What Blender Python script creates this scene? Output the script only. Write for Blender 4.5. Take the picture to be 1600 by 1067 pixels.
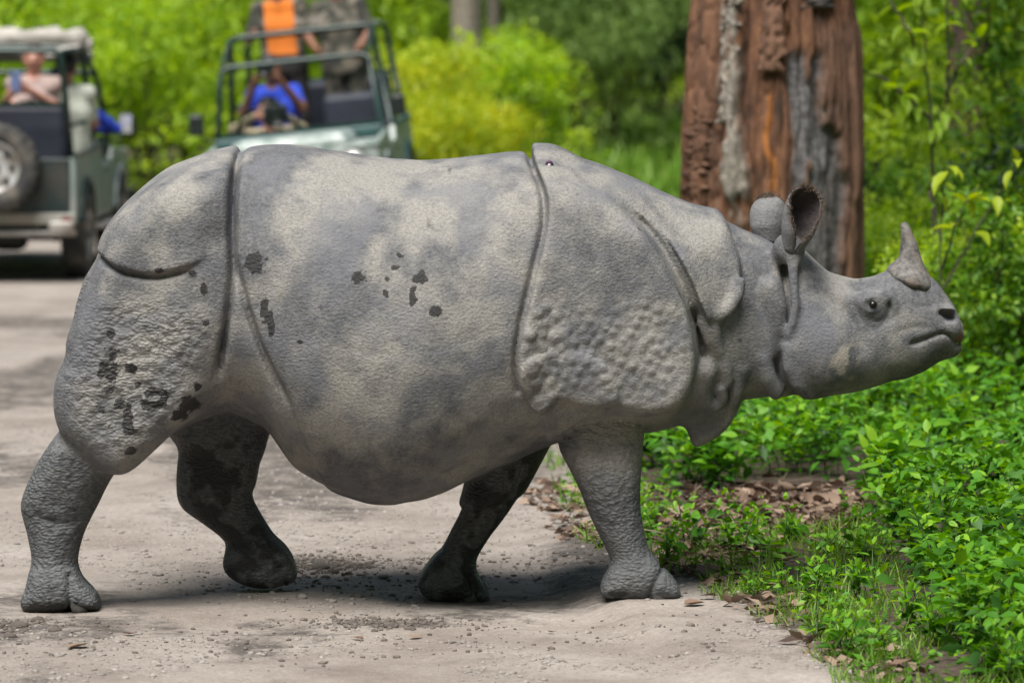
import bpy, bmesh, math, random, os
import numpy as np
from mathutils import Vector, Matrix, Euler

for _o in list(bpy.data.objects):
    bpy.data.objects.remove(_o, do_unlink=True)
scene = bpy.context.scene
C = scene.collection
R = math.radians
rng = np.random.default_rng(7)
random.seed(7)

# ------------------------------------------------------------------ camera
CAM = Vector((0.0, -20.0, 2.5))
FPX = 8333.0                      # focal length in pixels of the 1600 px wide photograph
PITCH = math.atan((533.5 + 100.0) / FPX)
cam_d = bpy.data.cameras.new('camera')
cam_d.sensor_width = 36.0
cam_d.lens = 36.0 * FPX / 1600.0
cam_d.clip_start = 0.5
cam_d.clip_end = 2000.0
cam_d.dof.use_dof = True
cam_d.dof.focus_distance = 19.8
cam_d.dof.aperture_fstop = 3.2
cam = bpy.data.objects.new('camera', cam_d)
cam.location = CAM
cam.rotation_euler = (math.pi / 2 - PITCH, 0, 0)
C.objects.link(cam)
scene.camera = cam

# ------------------------------------------------------------------ sky and sun
SUN_EL, SUN_AZ = R(63), R(203)     # azimuth clockwise from +Y
world = bpy.data.worlds.new('World')
scene.world = world
world.use_nodes = True
wn, wl = world.node_tree.nodes, world.node_tree.links
wn.clear()
w_sky = wn.new('ShaderNodeTexSky')
w_sky.sky_type = 'NISHITA'
w_sky.sun_disc = False
w_sky.sun_elevation = SUN_EL
w_sky.sun_rotation = SUN_AZ
w_sky.dust_density = 1.5
w_sky.air_density = 1.0
w_hs = wn.new('ShaderNodeHueSaturation')
w_hs.inputs['Saturation'].default_value = 0.75
w_bg = wn.new('ShaderNodeBackground')
w_bg.inputs['Strength'].default_value = 0.055
w_out = wn.new('ShaderNodeOutputWorld')
wl.new(w_sky.outputs[0], w_hs.inputs['Color'])
wl.new(w_hs.outputs[0], w_bg.inputs['Color'])
wl.new(w_bg.outputs[0], w_out.inputs['Surface'])

sun_d = bpy.data.lights.new('sun', 'SUN')
sun_d.energy = 4.2
sun_d.angle = R(38)
sun_d.color = (1.0, 0.96, 0.9)
sun = bpy.data.objects.new('sun', sun_d)
_sd = Vector((math.sin(SUN_AZ) * math.cos(SUN_EL), math.cos(SUN_AZ) * math.cos(SUN_EL), math.sin(SUN_EL)))
sun.rotation_euler = _sd.to_track_quat('Z', 'Y').to_euler()
sun.location = (0, 0, 30)
C.objects.link(sun)

vs = scene.view_settings
vs.view_transform = 'Standard'
vs.look = 'None'
vs.gamma = 1.0
vs.use_curve_mapping = False
vs.exposure = 0.80
scene.cycles.use_denoising = True
scene.cycles.max_bounces = 6
scene.cycles.transparent_max_bounces = 6

# ------------------------------------------------------------------ pixel -> place
_ct, _st = math.cos(PITCH), math.sin(PITCH)
def PX(px, py, Y):
    """point where the photograph's pixel ray meets the vertical plane at depth Y (a thing's own distance)"""
    a = (px - 800.0) / FPX
    b = (533.5 - py) / FPX
    t = (Y - CAM.y) / (_ct + b * _st)
    return (a * t, Y, CAM.z + t * (-_st + b * _ct))
def XZ(pts, Y):
    return np.array([[PX(a, b, Y)[0], PX(a, b, Y)[2]] for a, b in pts])
def GY(py):
    """depth Y at which flat ground (z=0) is seen at image row py"""
    b = (533.5 - py) / FPX
    t = CAM.z / (_st - b * _ct)
    return CAM.y + t * (_ct + b * _st)

# ------------------------------------------------------------------ helpers
def tag(o, label=None, cat=None, group=None, kind=None):
    if label: o['label'] = label
    if cat: o['category'] = cat
    if group: o['group'] = group
    if kind: o['kind'] = kind
    return o
def empty(name, loc=(0, 0, 0), rot=(0, 0, 0)):
    o = bpy.data.objects.new(name, None)
    o.empty_display_size = 0.2
    o.location = loc
    o.rotation_euler = rot
    C.objects.link(o)
    return o
def link(name, me, parent=None, loc=None, rot=None):
    o = bpy.data.objects.new(name, me)
    C.objects.link(o)
    if parent is not None: o.parent = parent
    if loc is not None: o.location = loc
    if rot is not None: o.rotation_euler = rot
    return o
def np_mesh(name, verts, faces, mat=None, smooth=True):
    """faces: (n,k) int array with one k, or list of such arrays"""
    me = bpy.data.meshes.new(name)
    verts = np.asarray(verts, np.float32)
    if not (isinstance(faces, list) and isinstance(faces[0], np.ndarray)): faces = [faces]
    faces = [np.asarray(f, np.int32) for f in faces if len(f)]
    nl = sum(f.size for f in faces)
    nf = sum(len(f) for f in faces)
    me.vertices.add(len(verts))
    me.vertices.foreach_set('co', verts.ravel())
    me.loops.add(nl)
    me.polygons.add(nf)
    me.loops.foreach_set('vertex_index', np.concatenate([f.ravel() for f in faces]))
    tot = np.concatenate([np.full(len(f), f.shape[1], np.int32) for f in faces])
    st = np.concatenate([[0], np.cumsum(tot)[:-1]]).astype(np.int32)
    me.polygons.foreach_set('loop_start', st)
    me.polygons.foreach_set('loop_total', tot)
    if smooth: me.polygons.foreach_set('use_smooth', np.ones(nf, bool))
    me.update(calc_edges=True)
    if mat: me.materials.append(mat)
    return me
def fattr(me, name, vals):
    a = me.attributes.new(name, 'FLOAT', 'POINT')
    a.data.foreach_set('value', np.asarray(vals, np.float32))

def new_mat(name):
    m = bpy.data.materials.new(name)
    m.use_nodes = True
    n, l = m.node_tree.nodes, m.node_tree.links
    return m, n, l, n['Principled BSDF']
def node(n, typ, **kw):
    x = n.new(typ)
    for k, v in kw.items():
        if hasattr(x, k) and k not in x.inputs.keys(): setattr(x, k, v)
        else: x.inputs[k].default_value = v
    return x
def ramp(n, stops, interp='LINEAR'):
    r = n.new('ShaderNodeValToRGB')
    r.color_ramp.interpolation = interp
    e = r.color_ramp.elements
    while len(e) < len(stops): e.new(0.5)
    for el, (p, c) in zip(e, stops):
        el.position = p
        el.color = (c[0], c[1], c[2], 1) if hasattr(c, '__len__') else (c, c, c, 1)
    return r
def mixc(n, l, fac, a, b, mode='MIX'):
    m = n.new('ShaderNodeMix')
    m.data_type = 'RGBA'
    m.blend_type = mode
    for s, v in ((m.inputs[0], fac), (m.inputs[6], a), (m.inputs[7], b)):
        if hasattr(v, 'is_output'): l.new(v, s)
        elif hasattr(v, '__len__'): s.default_value = (v[0], v[1], v[2], 1)
        else: s.default_value = v
    return m.outputs[2]
def math_n(n, l, op, a, b=None, c=None):
    m = n.new('ShaderNodeMath')
    m.operation = op
    for i, v in enumerate((a, b, c)):
        if v is None: continue
        if hasattr(v, 'is_output'): l.new(v, m.inputs[i])
        else: m.inputs[i].default_value = v
    return m.outputs[0]
def simple_mat(name, col, rough=0.6, metal=0.0, var=0.25, scale=6.0, bump=0.0, bscale=60.0, dirt=None):
    """painted / plain surface with a little cloudy variation, optional dust and relief"""
    m, n, l, b = new_mat(name)
    tc = n.new('ShaderNodeTexCoord')
    t = node(n, 'ShaderNodeTexNoise', Scale=scale, Detail=5.0, Roughness=0.6)
    l.new(tc.outputs['Object'], t.inputs['Vector'])
    dk = [c * (1 - var) for c in col]
    br = [min(1, c * (1 + var)) for c in col]
    r = ramp(n, [(0.3, dk), (0.7, br)])
    l.new(t.outputs['Fac'], r.inputs['Fac'])
    out = r.outputs['Color']
    if dirt:
        t2 = node(n, 'ShaderNodeTexNoise', Scale=scale * 0.6, Detail=6.0)
        l.new(tc.outputs['Object'], t2.inputs['Vector'])
        r2 = ramp(n, [(0.45, 0.0), (0.65, 1.0)])
        l.new(t2.outputs['Fac'], r2.inputs['Fac'])
        out = mixc(n, l, r2.outputs['Color'], out, dirt)
    l.new(out, b.inputs['Base Color'])
    b.inputs['Roughness'].default_value = rough
    b.inputs['Metallic'].default_value = metal
    if bump:
        t3 = node(n, 'ShaderNodeTexNoise', Scale=bscale, Detail=4.0)
        l.new(tc.outputs['Object'], t3.inputs['Vector'])
        bp = node(n, 'ShaderNodeBump', Strength=bump, Distance=0.01)
        l.new(t3.outputs['Fac'], bp.inputs['Height'])
        l.new(bp.outputs[0], b.inputs['Normal'])
    return m

def vnoise(p, seed=0):
    """smooth value noise of an (n,k) array of points, k = 2 or 3, range 0..1"""
    p = np.asarray(p, np.float64)
    k = p.shape[1]
    i = np.floor(p).astype(np.int64)
    f = p - i
    f = f * f * (3 - 2 * f)
    out = 0
    for c in range(2 ** k):
        o = [(c >> d) & 1 for d in range(k)]
        h = seed * 374761393
        w = 1.0
        for d in range(k):
            h = h + (i[:, d] + o[d]) * (668265263, 2147483647, 1274126177)[d]
            w = w * (f[:, d] if o[d] else 1 - f[:, d])
        h = (h ^ (h >> 13)) * 1103515245 & 0x7fffffff
        h = (h ^ (h >> 16)) * 69069 & 0x7fffffff
        out = out + w * ((h >> 7) & 0xffff) / 65535.0
    return out
def fbm(p, seed=0, oct=4):
    s = a = 0
    w = 1.0
    p = np.asarray(p, float)
    for o in range(oct):
        s = s + w * vnoise(p * 2 ** o, seed + o * 17)
        a += w
        w *= 0.5
    return s / a
# ================================================================== rhinoceros
VOX = float(os.environ.get('RVOX', '0.0078'))
GX0, GX1, GY0, GY1, GZ0, GZ1 = -1.98, 1.80, -0.72, 0.72, -0.06, 1.80
gx = np.arange(GX0, GX1, VOX, dtype=np.float32)
gy = np.arange(GY0, GY1, VOX, dtype=np.float32)
gz = np.arange(GZ0, GZ1, VOX, dtype=np.float32)
F = np.full((len(gx), len(gy), len(gz)), 1.0, np.float32)
X2, Z2 = np.meshgrid(gx, gz, indexing='ij')
PT2 = np.stack([X2.ravel(), Z2.ravel()], 1)

def chaikin(p, n=2, closed=True):
    p = np.asarray(p, float)
    for _ in range(n):
        q = np.roll(p, -1, 0) if closed else p[1:]
        b = p if closed else p[:-1]
        r = np.empty((len(b) * 2, 2))
        r[0::2] = b * 0.75 + q * 0.25
        r[1::2] = b * 0.25 + q * 0.75
        p = r if closed else np.vstack([p[:1], r, p[-1:]])
    return p
def seg_dist(pt, a, b):
    ab = b - a
    t = np.clip(((pt - a) @ ab) / max(ab @ ab, 1e-12), 0, 1)
    return np.hypot(*(pt - a - t[:, None] * ab).T), t
def poly2(pix, Y, smooth=2, pt=None):
    """signed distance in the side view (x,z) to an outline, negative inside"""
    P_ = chaikin(XZ(pix, Y), smooth)
    pt = PT2 if pt is None else pt
    d = np.full(len(pt), 9.0)
    ins = np.zeros(len(pt), bool)
    for i in range(len(P_)):
        a, b = P_[i], P_[(i + 1) % len(P_)]
        d = np.minimum(d, seg_dist(pt, a, b)[0])
        c = (a[1] > pt[:, 1]) != (b[1] > pt[:, 1])
        xi = a[0] + (pt[:, 1] - a[1]) / ((b[1] - a[1]) if b[1] != a[1] else 1e-9) * (b[0] - a[0])
        ins ^= c & (pt[:, 0] < xi)
    return np.where(ins, -d, d).astype(np.float32)
def curve2(pix, Y, pt=None):
    """distance in the side view to an open curve and 0..1 along it"""
    P_ = chaikin(XZ(pix, Y), 2, False)
    pt = PT2 if pt is None else pt
    L = np.concatenate([[0], np.cumsum(np.hypot(*np.diff(P_, axis=0).T))])
    d = np.full(len(pt), 9.0)
    u = np.zeros(len(pt))
    for i in range(len(P_) - 1):
        e, t = seg_dist(pt, P_[i], P_[i + 1])
        k = e < d
        d[k] = e[k]
        u[k] = ((L[i] + t * (L[i + 1] - L[i])) / L[-1])[k]
    return d.astype(np.float32), u.astype(np.float32)
G2 = lambda a: a.reshape(len(gx), 1, len(gz))
def smin(a, b, k):
    h = np.maximum(k - np.abs(a - b), 0) / k
    return np.minimum(a, b) - h * h * (k * 0.25)
def smax(a, b, k):
    return -smin(-a, -b, k)
def box(x0, x1, z0, z1, y0=-9, y1=9):
    f = lambda g, a, b: slice(max(0, int(np.searchsorted(g, a))), int(np.searchsorted(g, b)))
    return f(gx, x0, x1), f(gy, y0, y1), f(gz, z0, z1)
def add(prim, sl, k):
    F[sl] = smin(F[sl], prim.astype(np.float32), k)
def smooth1(a, s):
    n = max(1, int(3 * s / VOX))
    w = np.exp(-0.5 * (np.arange(-n, n + 1) * VOX / s) ** 2)
    w /= w.sum()
    return np.convolve(np.pad(a, n, mode='edge'), w, 'valid')

def sections(rows, p, mid, sm=0.018):
    """body made of upright cross-sections: rows of (px, top py, bottom py, half width m)"""
    rows = np.array(rows, float)
    xs = np.array([PX(r[0], 500, 0)[0] for r in rows])
    zt = np.array([PX(r[0], r[1], 0)[2] for r in rows])
    zb = np.array([PX(r[0], r[2], 0)[2] for r in rows])
    i0, i1 = np.searchsorted(gx, xs[0]), np.searchsorted(gx, xs[-1])
    g = gx[i0:i1]
    top = smooth1(np.interp(g, xs, zt), sm)
    bot = smooth1(np.interp(g, xs, zb), sm)
    w = smooth1(np.interp(g, xs, rows[:, 3]), sm * 1.5)
    zc = bot + mid * (top - bot)
    j0, j1 = np.searchsorted(gz, bot.min() - 0.08), np.searchsorted(gz, top.max() + 0.08)
    z = gz[j0:j1]
    dz = z[None, :] - zc[:, None]
    h = np.where(dz > 0, (top - zc)[:, None], (zc - bot)[:, None])
    h = np.maximum(h, 0.004)
    qz = (np.abs(dz) / h) ** p
    qy = (np.abs(gy)[None, :] / np.maximum(w, 0.004)[:, None]) ** p
    q = qy[:, :, None] + qz[:, None, :]
    q = (q + 1e-6) ** (1.0 / p)
    s = np.minimum(h, w[:, None])[:, None, :]
    return ((q - 1) * s).astype(np.float32), (slice(i0, i1), slice(0, len(gy)), slice(j0, j1))

TORSO = [(148, 425, 520, .05), (156, 402, 560, .16), (168, 378, 600, .27), (190, 350, 630, .37), (230, 302, 650, .45),
         (270, 268, 650, .49), (320, 248, 645, .52), (360, 236, 640, .54), (420, 234, 668, .57), (460, 236, 728, .60),
         (500, 241, 752, .62), (575, 252, 776, .64), (615, 257, 779, .65), (660, 260, 770, .65), (700, 258, 755, .64),
         (735, 254, 738, .62), (820, 243, 705, .57), (860, 240, 695, .53), (900, 245, 680, .50), (940, 256, 674, .47),
         (1000, 281, 672, .42), (1040, 302, 657, .37), (1080, 318, 640, .32), (1114, 334, 632, .28), (1160, 357, 625, .228),
         (1200, 374, 620, .190), (1225, 392, 622, .172), (1250, 410, 615, .14)]
t_, sl_ = sections(TORSO, 2.25, 0.46)
add(t_, sl_, 0.01)
HEAD = [(1196, 420, 560, .10), (1215, 392, 620, .17), (1232, 382, 629, .205), (1252, 386, 629, .215), (1270, 404, 626, .21), (1295, 426, 620, .198),
        (1337, 437, 613, .178), (1366, 432, 605, .163), (1390, 421, 596, .152), (1420, 414, 590, .138), (1445, 424, 579, .122),
        (1465, 440, 561, .106), (1480, 461, 552, .092), (1492, 481, 542, .072), (1500, 500, 533, .048), (1506, 515, 522, .004)]
t_, sl_ = sections(HEAD, 2.15, 0.42, 0.008)
hd = G2(poly2([(1246, 372), (1232, 392), (1240, 440), (1246, 470), (1238, 505), (1224, 540), (1225, 580), (1246, 612), (1262, 640), (1560, 640), (1560, 380), (1400, 340)], -0.16))
t_ = smax(t_, np.broadcast_to(hd, F.shape)[sl_], 0.02)
add(t_, sl_, 0.015)
del t_

def slab(pix, Y, h, r, k, taper=None, sm=2):
    """limb or muscle: side outline, half thickness h in y about Y, edge rounding r"""
    pp = XZ(pix, Y)
    m = 0.10
    sl = box(pp[:, 0].min() - m, pp[:, 0].max() + m, pp[:, 1].min() - m, pp[:, 1].max() + m, Y - h - m, Y + h + m)
    sub = np.stack([X2[sl[0], sl[2]].ravel(), Z2[sl[0], sl[2]].ravel()], 1)
    d2 = poly2(pix, Y, sm, sub).reshape(X2[sl[0], sl[2]].shape)[:, None, :]
    ay = np.abs(gy[sl[1]] - Y)[None, :, None] - h
    if taper is not None:                       # (z, extra thickness) pairs
        ay = ay - np.interp(gz[sl[2]], *zip(*taper)).astype(np.float32)[None, None, :]
    a, b = d2 + r, ay + r
    add(np.minimum(np.maximum(a, b), 0) + np.hypot(np.maximum(a, 0), np.maximum(b, 0)) - r, sl, k)
YN, YF = -0.27, 0.24            # near and far pairs of legs
# shoulder muscle mass, both sides
for s in (-1, 1):
    slab([(840, 300), (930, 300), (1010, 370), (1070, 460), (1086, 560), (1064, 632), (1020, 645), (960, 636), (925, 640), (880, 636), (845, 645), (818, 605), (815, 500), (850, 400)], s * .27, .20, .055, .15)
# thigh of the near hind leg, with its hem over the shin
THIGH = [(180, 352), (160, 395), (140, 440), (125, 480), (106, 525), (107, 553), (91, 586), (86, 620), (91, 655), (105, 684), (150, 722), (182, 740),
         (208, 735), (240, 705), (275, 670), (310, 640), (333, 603), (343, 547), (352, 500), (357, 460), (360, 411), (360, 340), (360, 290),
         (330, 275), (270, 290), (230, 310)]
SHIN_N = [(140, 620), (97, 668), (60, 720), (40, 760), (31, 790), (38, 815), (47, 850), (50, 885), (44, 910), (50, 950), (125, 950),
          (122, 905), (119, 872), (130, 832), (150, 792), (170, 752), (188, 728), (205, 680), (190, 620)]
FOOT_NH = [(52, 880), (40, 918), (32, 940), (40, 955), (70, 959), (110, 953), (150, 951), (160, 946), (152, 926), (128, 904), (112, 880)]
slab(THIGH, -.285, .235, .12, .13)
slab(SHIN_N, YN, .115, .105, .008, [(0, 0), (.35, .0), (.6, .06)])
slab(FOOT_NH, YN - .005, .135, .075, .03)
# far hind leg, swung forward and lifted
THIGH_F = [(200, 330), (230, 300), (360, 300), (420, 480), (440, 600), (418, 700), (400, 720), (330, 725), (285, 705), (250, 660), (200, 560), (170, 450)]
SHIN_F = [(300, 620), (281, 690), (274, 760), (280, 792), (310, 813), (345, 838), (360, 858), (372, 890), (430, 890), (448, 862), (430, 837), (402, 795),
          (391, 772), (400, 755), (407, 712), (410, 660)]
FOOT_FH = [(356, 846), (348, 878), (356, 896), (380, 910), (415, 917), (450, 912), (466, 903), (464, 888), (454, 862), (436, 842), (400, 832)]
slab(THIGH_F, .29, .22, .17, .08)
slab(SHIN_F, YF, .115, .105, .03)
slab(FOOT_FH, YF, .13, .07, .03)
# far front leg, reaching back
ARM_F = [(760, 620), (738, 730), (722, 795), (704, 832), (688, 861), (668, 890), (680, 930), (745, 930), (742, 894), (741, 880), (757, 849), (786, 811), (818, 762), (845, 722),
         (880, 660), (880, 600)]
FOOT_FF = [(688, 858), (664, 884), (651, 906), (657, 926), (676, 940), (720, 941), (758, 940), (768, 934), (762, 918), (744, 893), (735, 866)]
YFF = 0.16
slab(ARM_F, YFF + .05, .125, .115, .03, [(0, 0), (.5, 0), (.8, .06)])
slab(FOOT_FF, YFF + .05, .13, .075, .03)
# near front leg
ARM_N = [(880, 600), (868, 690), (884, 725), (905, 762), (921, 807), (943, 849), (958, 882), (955, 920), (1035, 922), (1030, 884), (1013, 857), (1006, 828), (1000, 791), (1001, 740),
         (1005, 690), (1010, 640), (1010, 580)]
FOOT_NF = [(962, 872), (942, 902), (936, 920), (942, 932), (990, 936), (1040, 935), (1064, 930), (1060, 914), (1034, 884), (1014, 866)]
YNF = -0.20
slab(ARM_N, YNF - .05, .120, .112, .007, [(0, 0), (.45, 0), (.75, -.015)])
slab(FOOT_NF, YNF - .05, .135, .07, .03)
# hanging chest skin (dewlap) and chest
slab([(1075, 600), (1064, 648), (1074, 673), (1082, 697), (1092, 697), (1128, 678), (1153, 644), (1160, 618), (1130, 580)], -.06, .07, .035, .015, None, 1)
slab([(1000, 600), (1000, 668), (1040, 668), (1075, 655), (1110, 640), (1110, 560)], -.02, .17, .12, .05)

def emboss(pix, Y, t, k, fade=None, sm=2, side=0, xfade=None):
    """skin plate: lifts the body surface by t inside a side-view outline"""
    pp = XZ(pix, Y)
    y0, y1 = (-9, 0) if side < 0 else ((0, 9) if side > 0 else (-9, 9))
    sl = box(pp[:, 0].min() - .06, pp[:, 0].max() + .06, pp[:, 1].min() - .06, pp[:, 1].max() + .06, y0, y1)
    sub = np.stack([X2[sl[0], sl[2]].ravel(), Z2[sl[0], sl[2]].ravel()], 1)
    d2 = poly2(pix, Y, sm, sub).reshape(X2[sl[0], sl[2]].shape)[:, None, :]
    if xfade is not None:                       # no lift at the first px column, full lift at the second
        xa, xb = XZ([(xfade[0], 500), (xfade[1], 500)], Y)[:, 0]
        e = np.clip((sub[:, 0] - xa) / (xb - xa), 0, 1)
        t = (t * e * e * (3 - 2 * e)).reshape(X2[sl[0], sl[2]].shape)[:, None, :].astype(np.float32)
    if fade is not None:                        # (px, py, inner, outer) in metres: no lift near that point
        c = XZ([fade[:2]], Y)[0]
        e = np.clip((np.hypot(*(sub - c).T) - fade[2]) / (fade[3] - fade[2]), 0, 1)
        t = (t * e * e * (3 - 2 * e)).reshape(X2[sl[0], sl[2]].shape)[:, None, :].astype(np.float32)
    f = F[sl]
    F[sl] = np.minimum(f, smax(f - t, np.broadcast_to(d2, f.shape), k))
def groove(pix, Y, depth, sig, fade=True, side=0):
    pp = XZ(pix, Y)
    y0, y1 = (-9, 0) if side < 0 else ((0, 9) if side > 0 else (-9, 9))
    sl = box(pp[:, 0].min() - 4 * sig, pp[:, 0].max() + 4 * sig, pp[:, 1].min() - 4 * sig, pp[:, 1].max() + 4 * sig, y0, y1)
    sub = np.stack([X2[sl[0], sl[2]].ravel(), Z2[sl[0], sl[2]].ravel()], 1)
    d, u = curve2(pix, Y, sub)
    g = depth * np.exp(-(d / sig) ** 2)
    if fade: g = g * np.clip(np.minimum(u, 1 - u) / 0.15, 0, 1)
    F[sl] += g.reshape(X2[sl[0], sl[2]].shape)[:, None, :].astype(np.float32)
def roll(pix, Y, r, k, r1=None):
    """rounded ridge of skin (capsule chain) along a side-view curve at depth Y or depths Y[i]"""
    n = len(pix)
    Ys = [Y] * n if not hasattr(Y, '__len__') else Y
    q = np.array([PX(a, b, y) for (a, b), y in zip(pix, Ys)])
    rs = np.linspace(r, r if r1 is None else r1, n)
    m = rs.max() + .04
    sl = box(q[:, 0].min() - m, q[:, 0].max() + m, q[:, 2].min() - m, q[:, 2].max() + m, q[:, 1].min() - m, q[:, 1].max() + m)
    g = np.stack(np.meshgrid(gx[sl[0]], gy[sl[1]], gz[sl[2]], indexing='ij'), -1)
    f = np.full(g.shape[:3], 9.0, np.float32)
    for i in range(n - 1):
        ab = q[i + 1] - q[i]
        t = np.clip(((g - q[i]) @ ab) / (ab @ ab), 0, 1)
        d = np.linalg.norm(g - q[i] - t[..., None] * ab, axis=-1) - (rs[i] + (rs[i + 1] - rs[i]) * t)
        f = np.minimum(f, d.astype(np.float32))
    add(f, sl, k)
def ball(pix, Y, rad, k, carve=False):
    c = PX(pix[0], pix[1], Y)
    m = max(rad) + .05
    sl = box(c[0] - m, c[0] + m, c[2] - m, c[2] + m, c[1] - m, c[1] + m)
    g = np.stack(np.meshgrid(gx[sl[0]], gy[sl[1]], gz[sl[2]], indexing='ij'), -1)
    q = np.linalg.norm((g - np.array(c)) / np.array(rad), axis=-1)
    f = ((q - 1) * min(rad)).astype(np.float32)
    if carve: F[sl] = smax(F[sl], -f, k)
    else: add(f, sl, k)

# barrel plate, rump plate, shoulder plate, neck collar
emboss([(372, 200), (368, 300), (367, 380), (376, 443), (391, 495), (410, 547), (433, 594), (456, 640), (480, 705), (520, 830), (740, 830), (1000, 760), (1000, 200)], -.50, .020, .035, None, 2, 0, (870, 790))
emboss([(60, 330), (120, 388), (150, 396), (160, 406), (173, 414), (197, 424), (234, 429), (253, 428), (281, 421), (305, 412), (332, 398), (366, 372), (368, 300), (366, 150), (60, 150)], -.47, .020, .02, (345, 385, .02, .13))
SHOULDER = [(824, 200), (826, 241), (835, 266), (848, 291), (855, 322), (853, 357), (845, 392), (833, 443), (820, 494), (812, 534), (809, 570), (811, 600), (818, 617), (831, 639), (845, 651),
            (858, 640), (876, 622), (900, 634), (926, 640), (944, 634), (967, 638), (996, 645), (1029, 647), (1058, 638), (1076, 620), (1089, 585), (1092, 545), (1086, 510), (1074, 473),
            (1054, 428), (1024, 377), (999, 347), (972, 322), (950, 290), (950, 200)]
emboss([(818, 560), (838, 630), (850, 668), (857, 700), (864, 702), (874, 690), (897, 667), (926, 643), (960, 620), (930, 560)], -.42, .018, .015)
emboss(SHOULDER, -.48, .034, .030, (965, 262, .10, .27))
COLLAR = [(975, 250), (1000, 290), (1008, 330), (1033, 362), (1062, 405), (1084, 452), (1097, 490), (1104, 506), (1122, 498), (1138, 486), (1153, 470), (1161, 438), (1159, 408), (1148, 378), (1136, 340), (1110, 280)]
emboss(COLLAR, -.32, .034, .030, (1050, 285, .10, .30))
groove([(968, 318), (999, 345), (1026, 374), (1056, 424), (1077, 470), (1092, 512), (1099, 550), (1098, 590)], -.40, .032, .016)
groove([(362, 236), (361, 300), (362, 360), (364, 411), (361, 462), (356, 500), (347, 547), (337, 600)], -.52, .048, .014)
groove([(364, 395), (376, 443), (391, 495), (410, 547), (433, 594), (456, 640)], -.52, .030, .012)
groove([(824, 236), (832, 268), (845, 293), (851, 322), (849, 357), (840, 392), (828, 443), (815, 494), (806, 534), (803, 575), (808, 610)], -.52, .032, .010, False)
groove([(150, 397), (170, 416), (197, 428), (234, 433), (253, 432), (281, 425), (303, 417)], -.5, .028, .009)
# folds hanging at the throat
groove([(1080, 480), (1094, 512), (1101, 550), (1097, 590), (1086, 628)], -.36, .05, .020)
groove([(1226, 398), (1226, 440), (1230, 472), (1227, 505), (1217, 540), (1213, 580), (1224, 612)], -.19, .030, .012)
for s in (-1, 1):
    roll([(1100, 502), (1120, 496), (1140, 482), (1153, 462), (1158, 440)], [s * .285, s * .295, s * .29, s * .285, s * .275], .030, .030, .018)
    roll([(1110, 512), (1113, 530), (1120, 548)], [s * .285, s * .275, s * .26], .040, .008, .030)
    roll([(1122, 556), (1131, 576), (1135, 596)], [s * .245, s * .23, s * .21], .031, .007, .024)
    roll([(1126, 606), (1129, 620), (1127, 630)], [s * .205, s * .19, s * .17], .026, .006, .018)
    roll([(1098, 580), (1092, 606), (1100, 628), (1114, 634)], [s * .25, s * .23, s * .19, s * .17], .050, .02, .03)
    roll([(1158, 575), (1150, 610), (1142, 632)], [s * .18, s * .155, s * .13], .034, .012, .022)
    # roll of skin behind the jaw, rim of the cheek
    roll([(1203, 452), (1211, 480), (1213, 510), (1205, 548)], [s * .170, s * .175, s * .172, s * .155], .052, .010, .034)
    roll([(1190, 560), (1200, 590), (1212, 612)], [s * .165, s * .15, s * .12], .036, .015, .03)
    roll([(1246, 392), (1239, 420), (1241, 455), (1243, 478), (1238, 505), (1231, 524)], [s * .165, s * .190, s * .203, s * .207, s * .207, s * .20], .020, .012, .016)
    roll([(1231, 543), (1232, 575), (1244, 600), (1268, 618)], [s * .195, s * .19, s * .17, s * .13], .024, .02, .018)
    ball((1232, 388), s * .135, (.06, .055, .06), .04)
    # brow, eye socket, cheek bone
    ball((1362, 468), s * .146, (.060, .030, .045), .05)
    ball((1364, 475), s * .186, (.0125, .020, .0105), .006, True)
    roll([(1347, 476), (1353, 467), (1362, 464), (1371, 469)], [s * .168, s * .176, s * .174, s * .165], .0085, .010)
    roll([(1347, 478), (1355, 484), (1364, 486), (1373, 480)], [s * .166, s * .174, s * .171, s * .161], .0070, .008)
    ball((1284, 548), s * .135, (.12, .085, .13), .05)
    # upper lip, nostril, lower lip
    ball((1478, 512), s * .055, (.055, .045, .05), .02)
    ball((1480, 486), s * .075, (.034, .034, .018), .02)
    ball((1485, 494), s * .090, (.029, .050, .022), .008, True)
    ball((1475, 489), s * .092, (.022, .032, .012), .010, True)
roll([(1484, 541), (1462, 544), (1436, 556), (1406, 565)], 0.0, .045, .03, .055)
groove([(1500, 540), (1488, 529), (1476, 519), (1462, 523), (1444, 530), (1424, 536)], -.10, .024, .0075, False)
groove([(1256, 446), (1290, 462), (1325, 492), (1346, 526), (1352, 560)], -.18, .013, .022)
groove([(1352, 494), (1368, 504), (1384, 500), (1392, 484), (1388, 466)], -.15, .008, .008)
groove([(1342, 462), (1352, 454), (1366, 452), (1380, 460)], -.15, .006, .007)
for cr in ([(1352, 520), (1372, 512), (1392, 500), (1410, 486)], [(1398, 452), (1408, 470), (1412, 490)], [(1424, 446), (1436, 464), (1444, 486)], [(1446, 446), (1456, 466), (1462, 486)],
           [(1330, 470), (1345, 498), (1368, 516)], [(1250, 440), (1268, 436), (1290, 446)], [(1400, 520), (1430, 510), (1456, 512)], [(1385, 470), (1392, 486), (1390, 506)], [(1432, 476), (1446, 480), (1464, 478)], [(1340, 452), (1356, 446), (1376, 452)]):
    groove(cr, -.14, .006, .008)
groove([(106, 900), (111, 926), (107, 954)], -.38, .020, .010, False)
groove([(724, 892), (738, 914), (742, 938)], .05, .020, .010, False)
groove([(422, 876), (440, 896), (446, 912)], .10, .018, .010, False)
groove([(1038, 888), (1024, 906), (1014, 930)], -.35, .018, .009, False)
groove([(50, 796), (75, 812), (100, 818), (130, 808)], -.35, .010, .010)
groove([(57, 760), (80, 715), (100, 685)], -.38, .008, .010)
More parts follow.
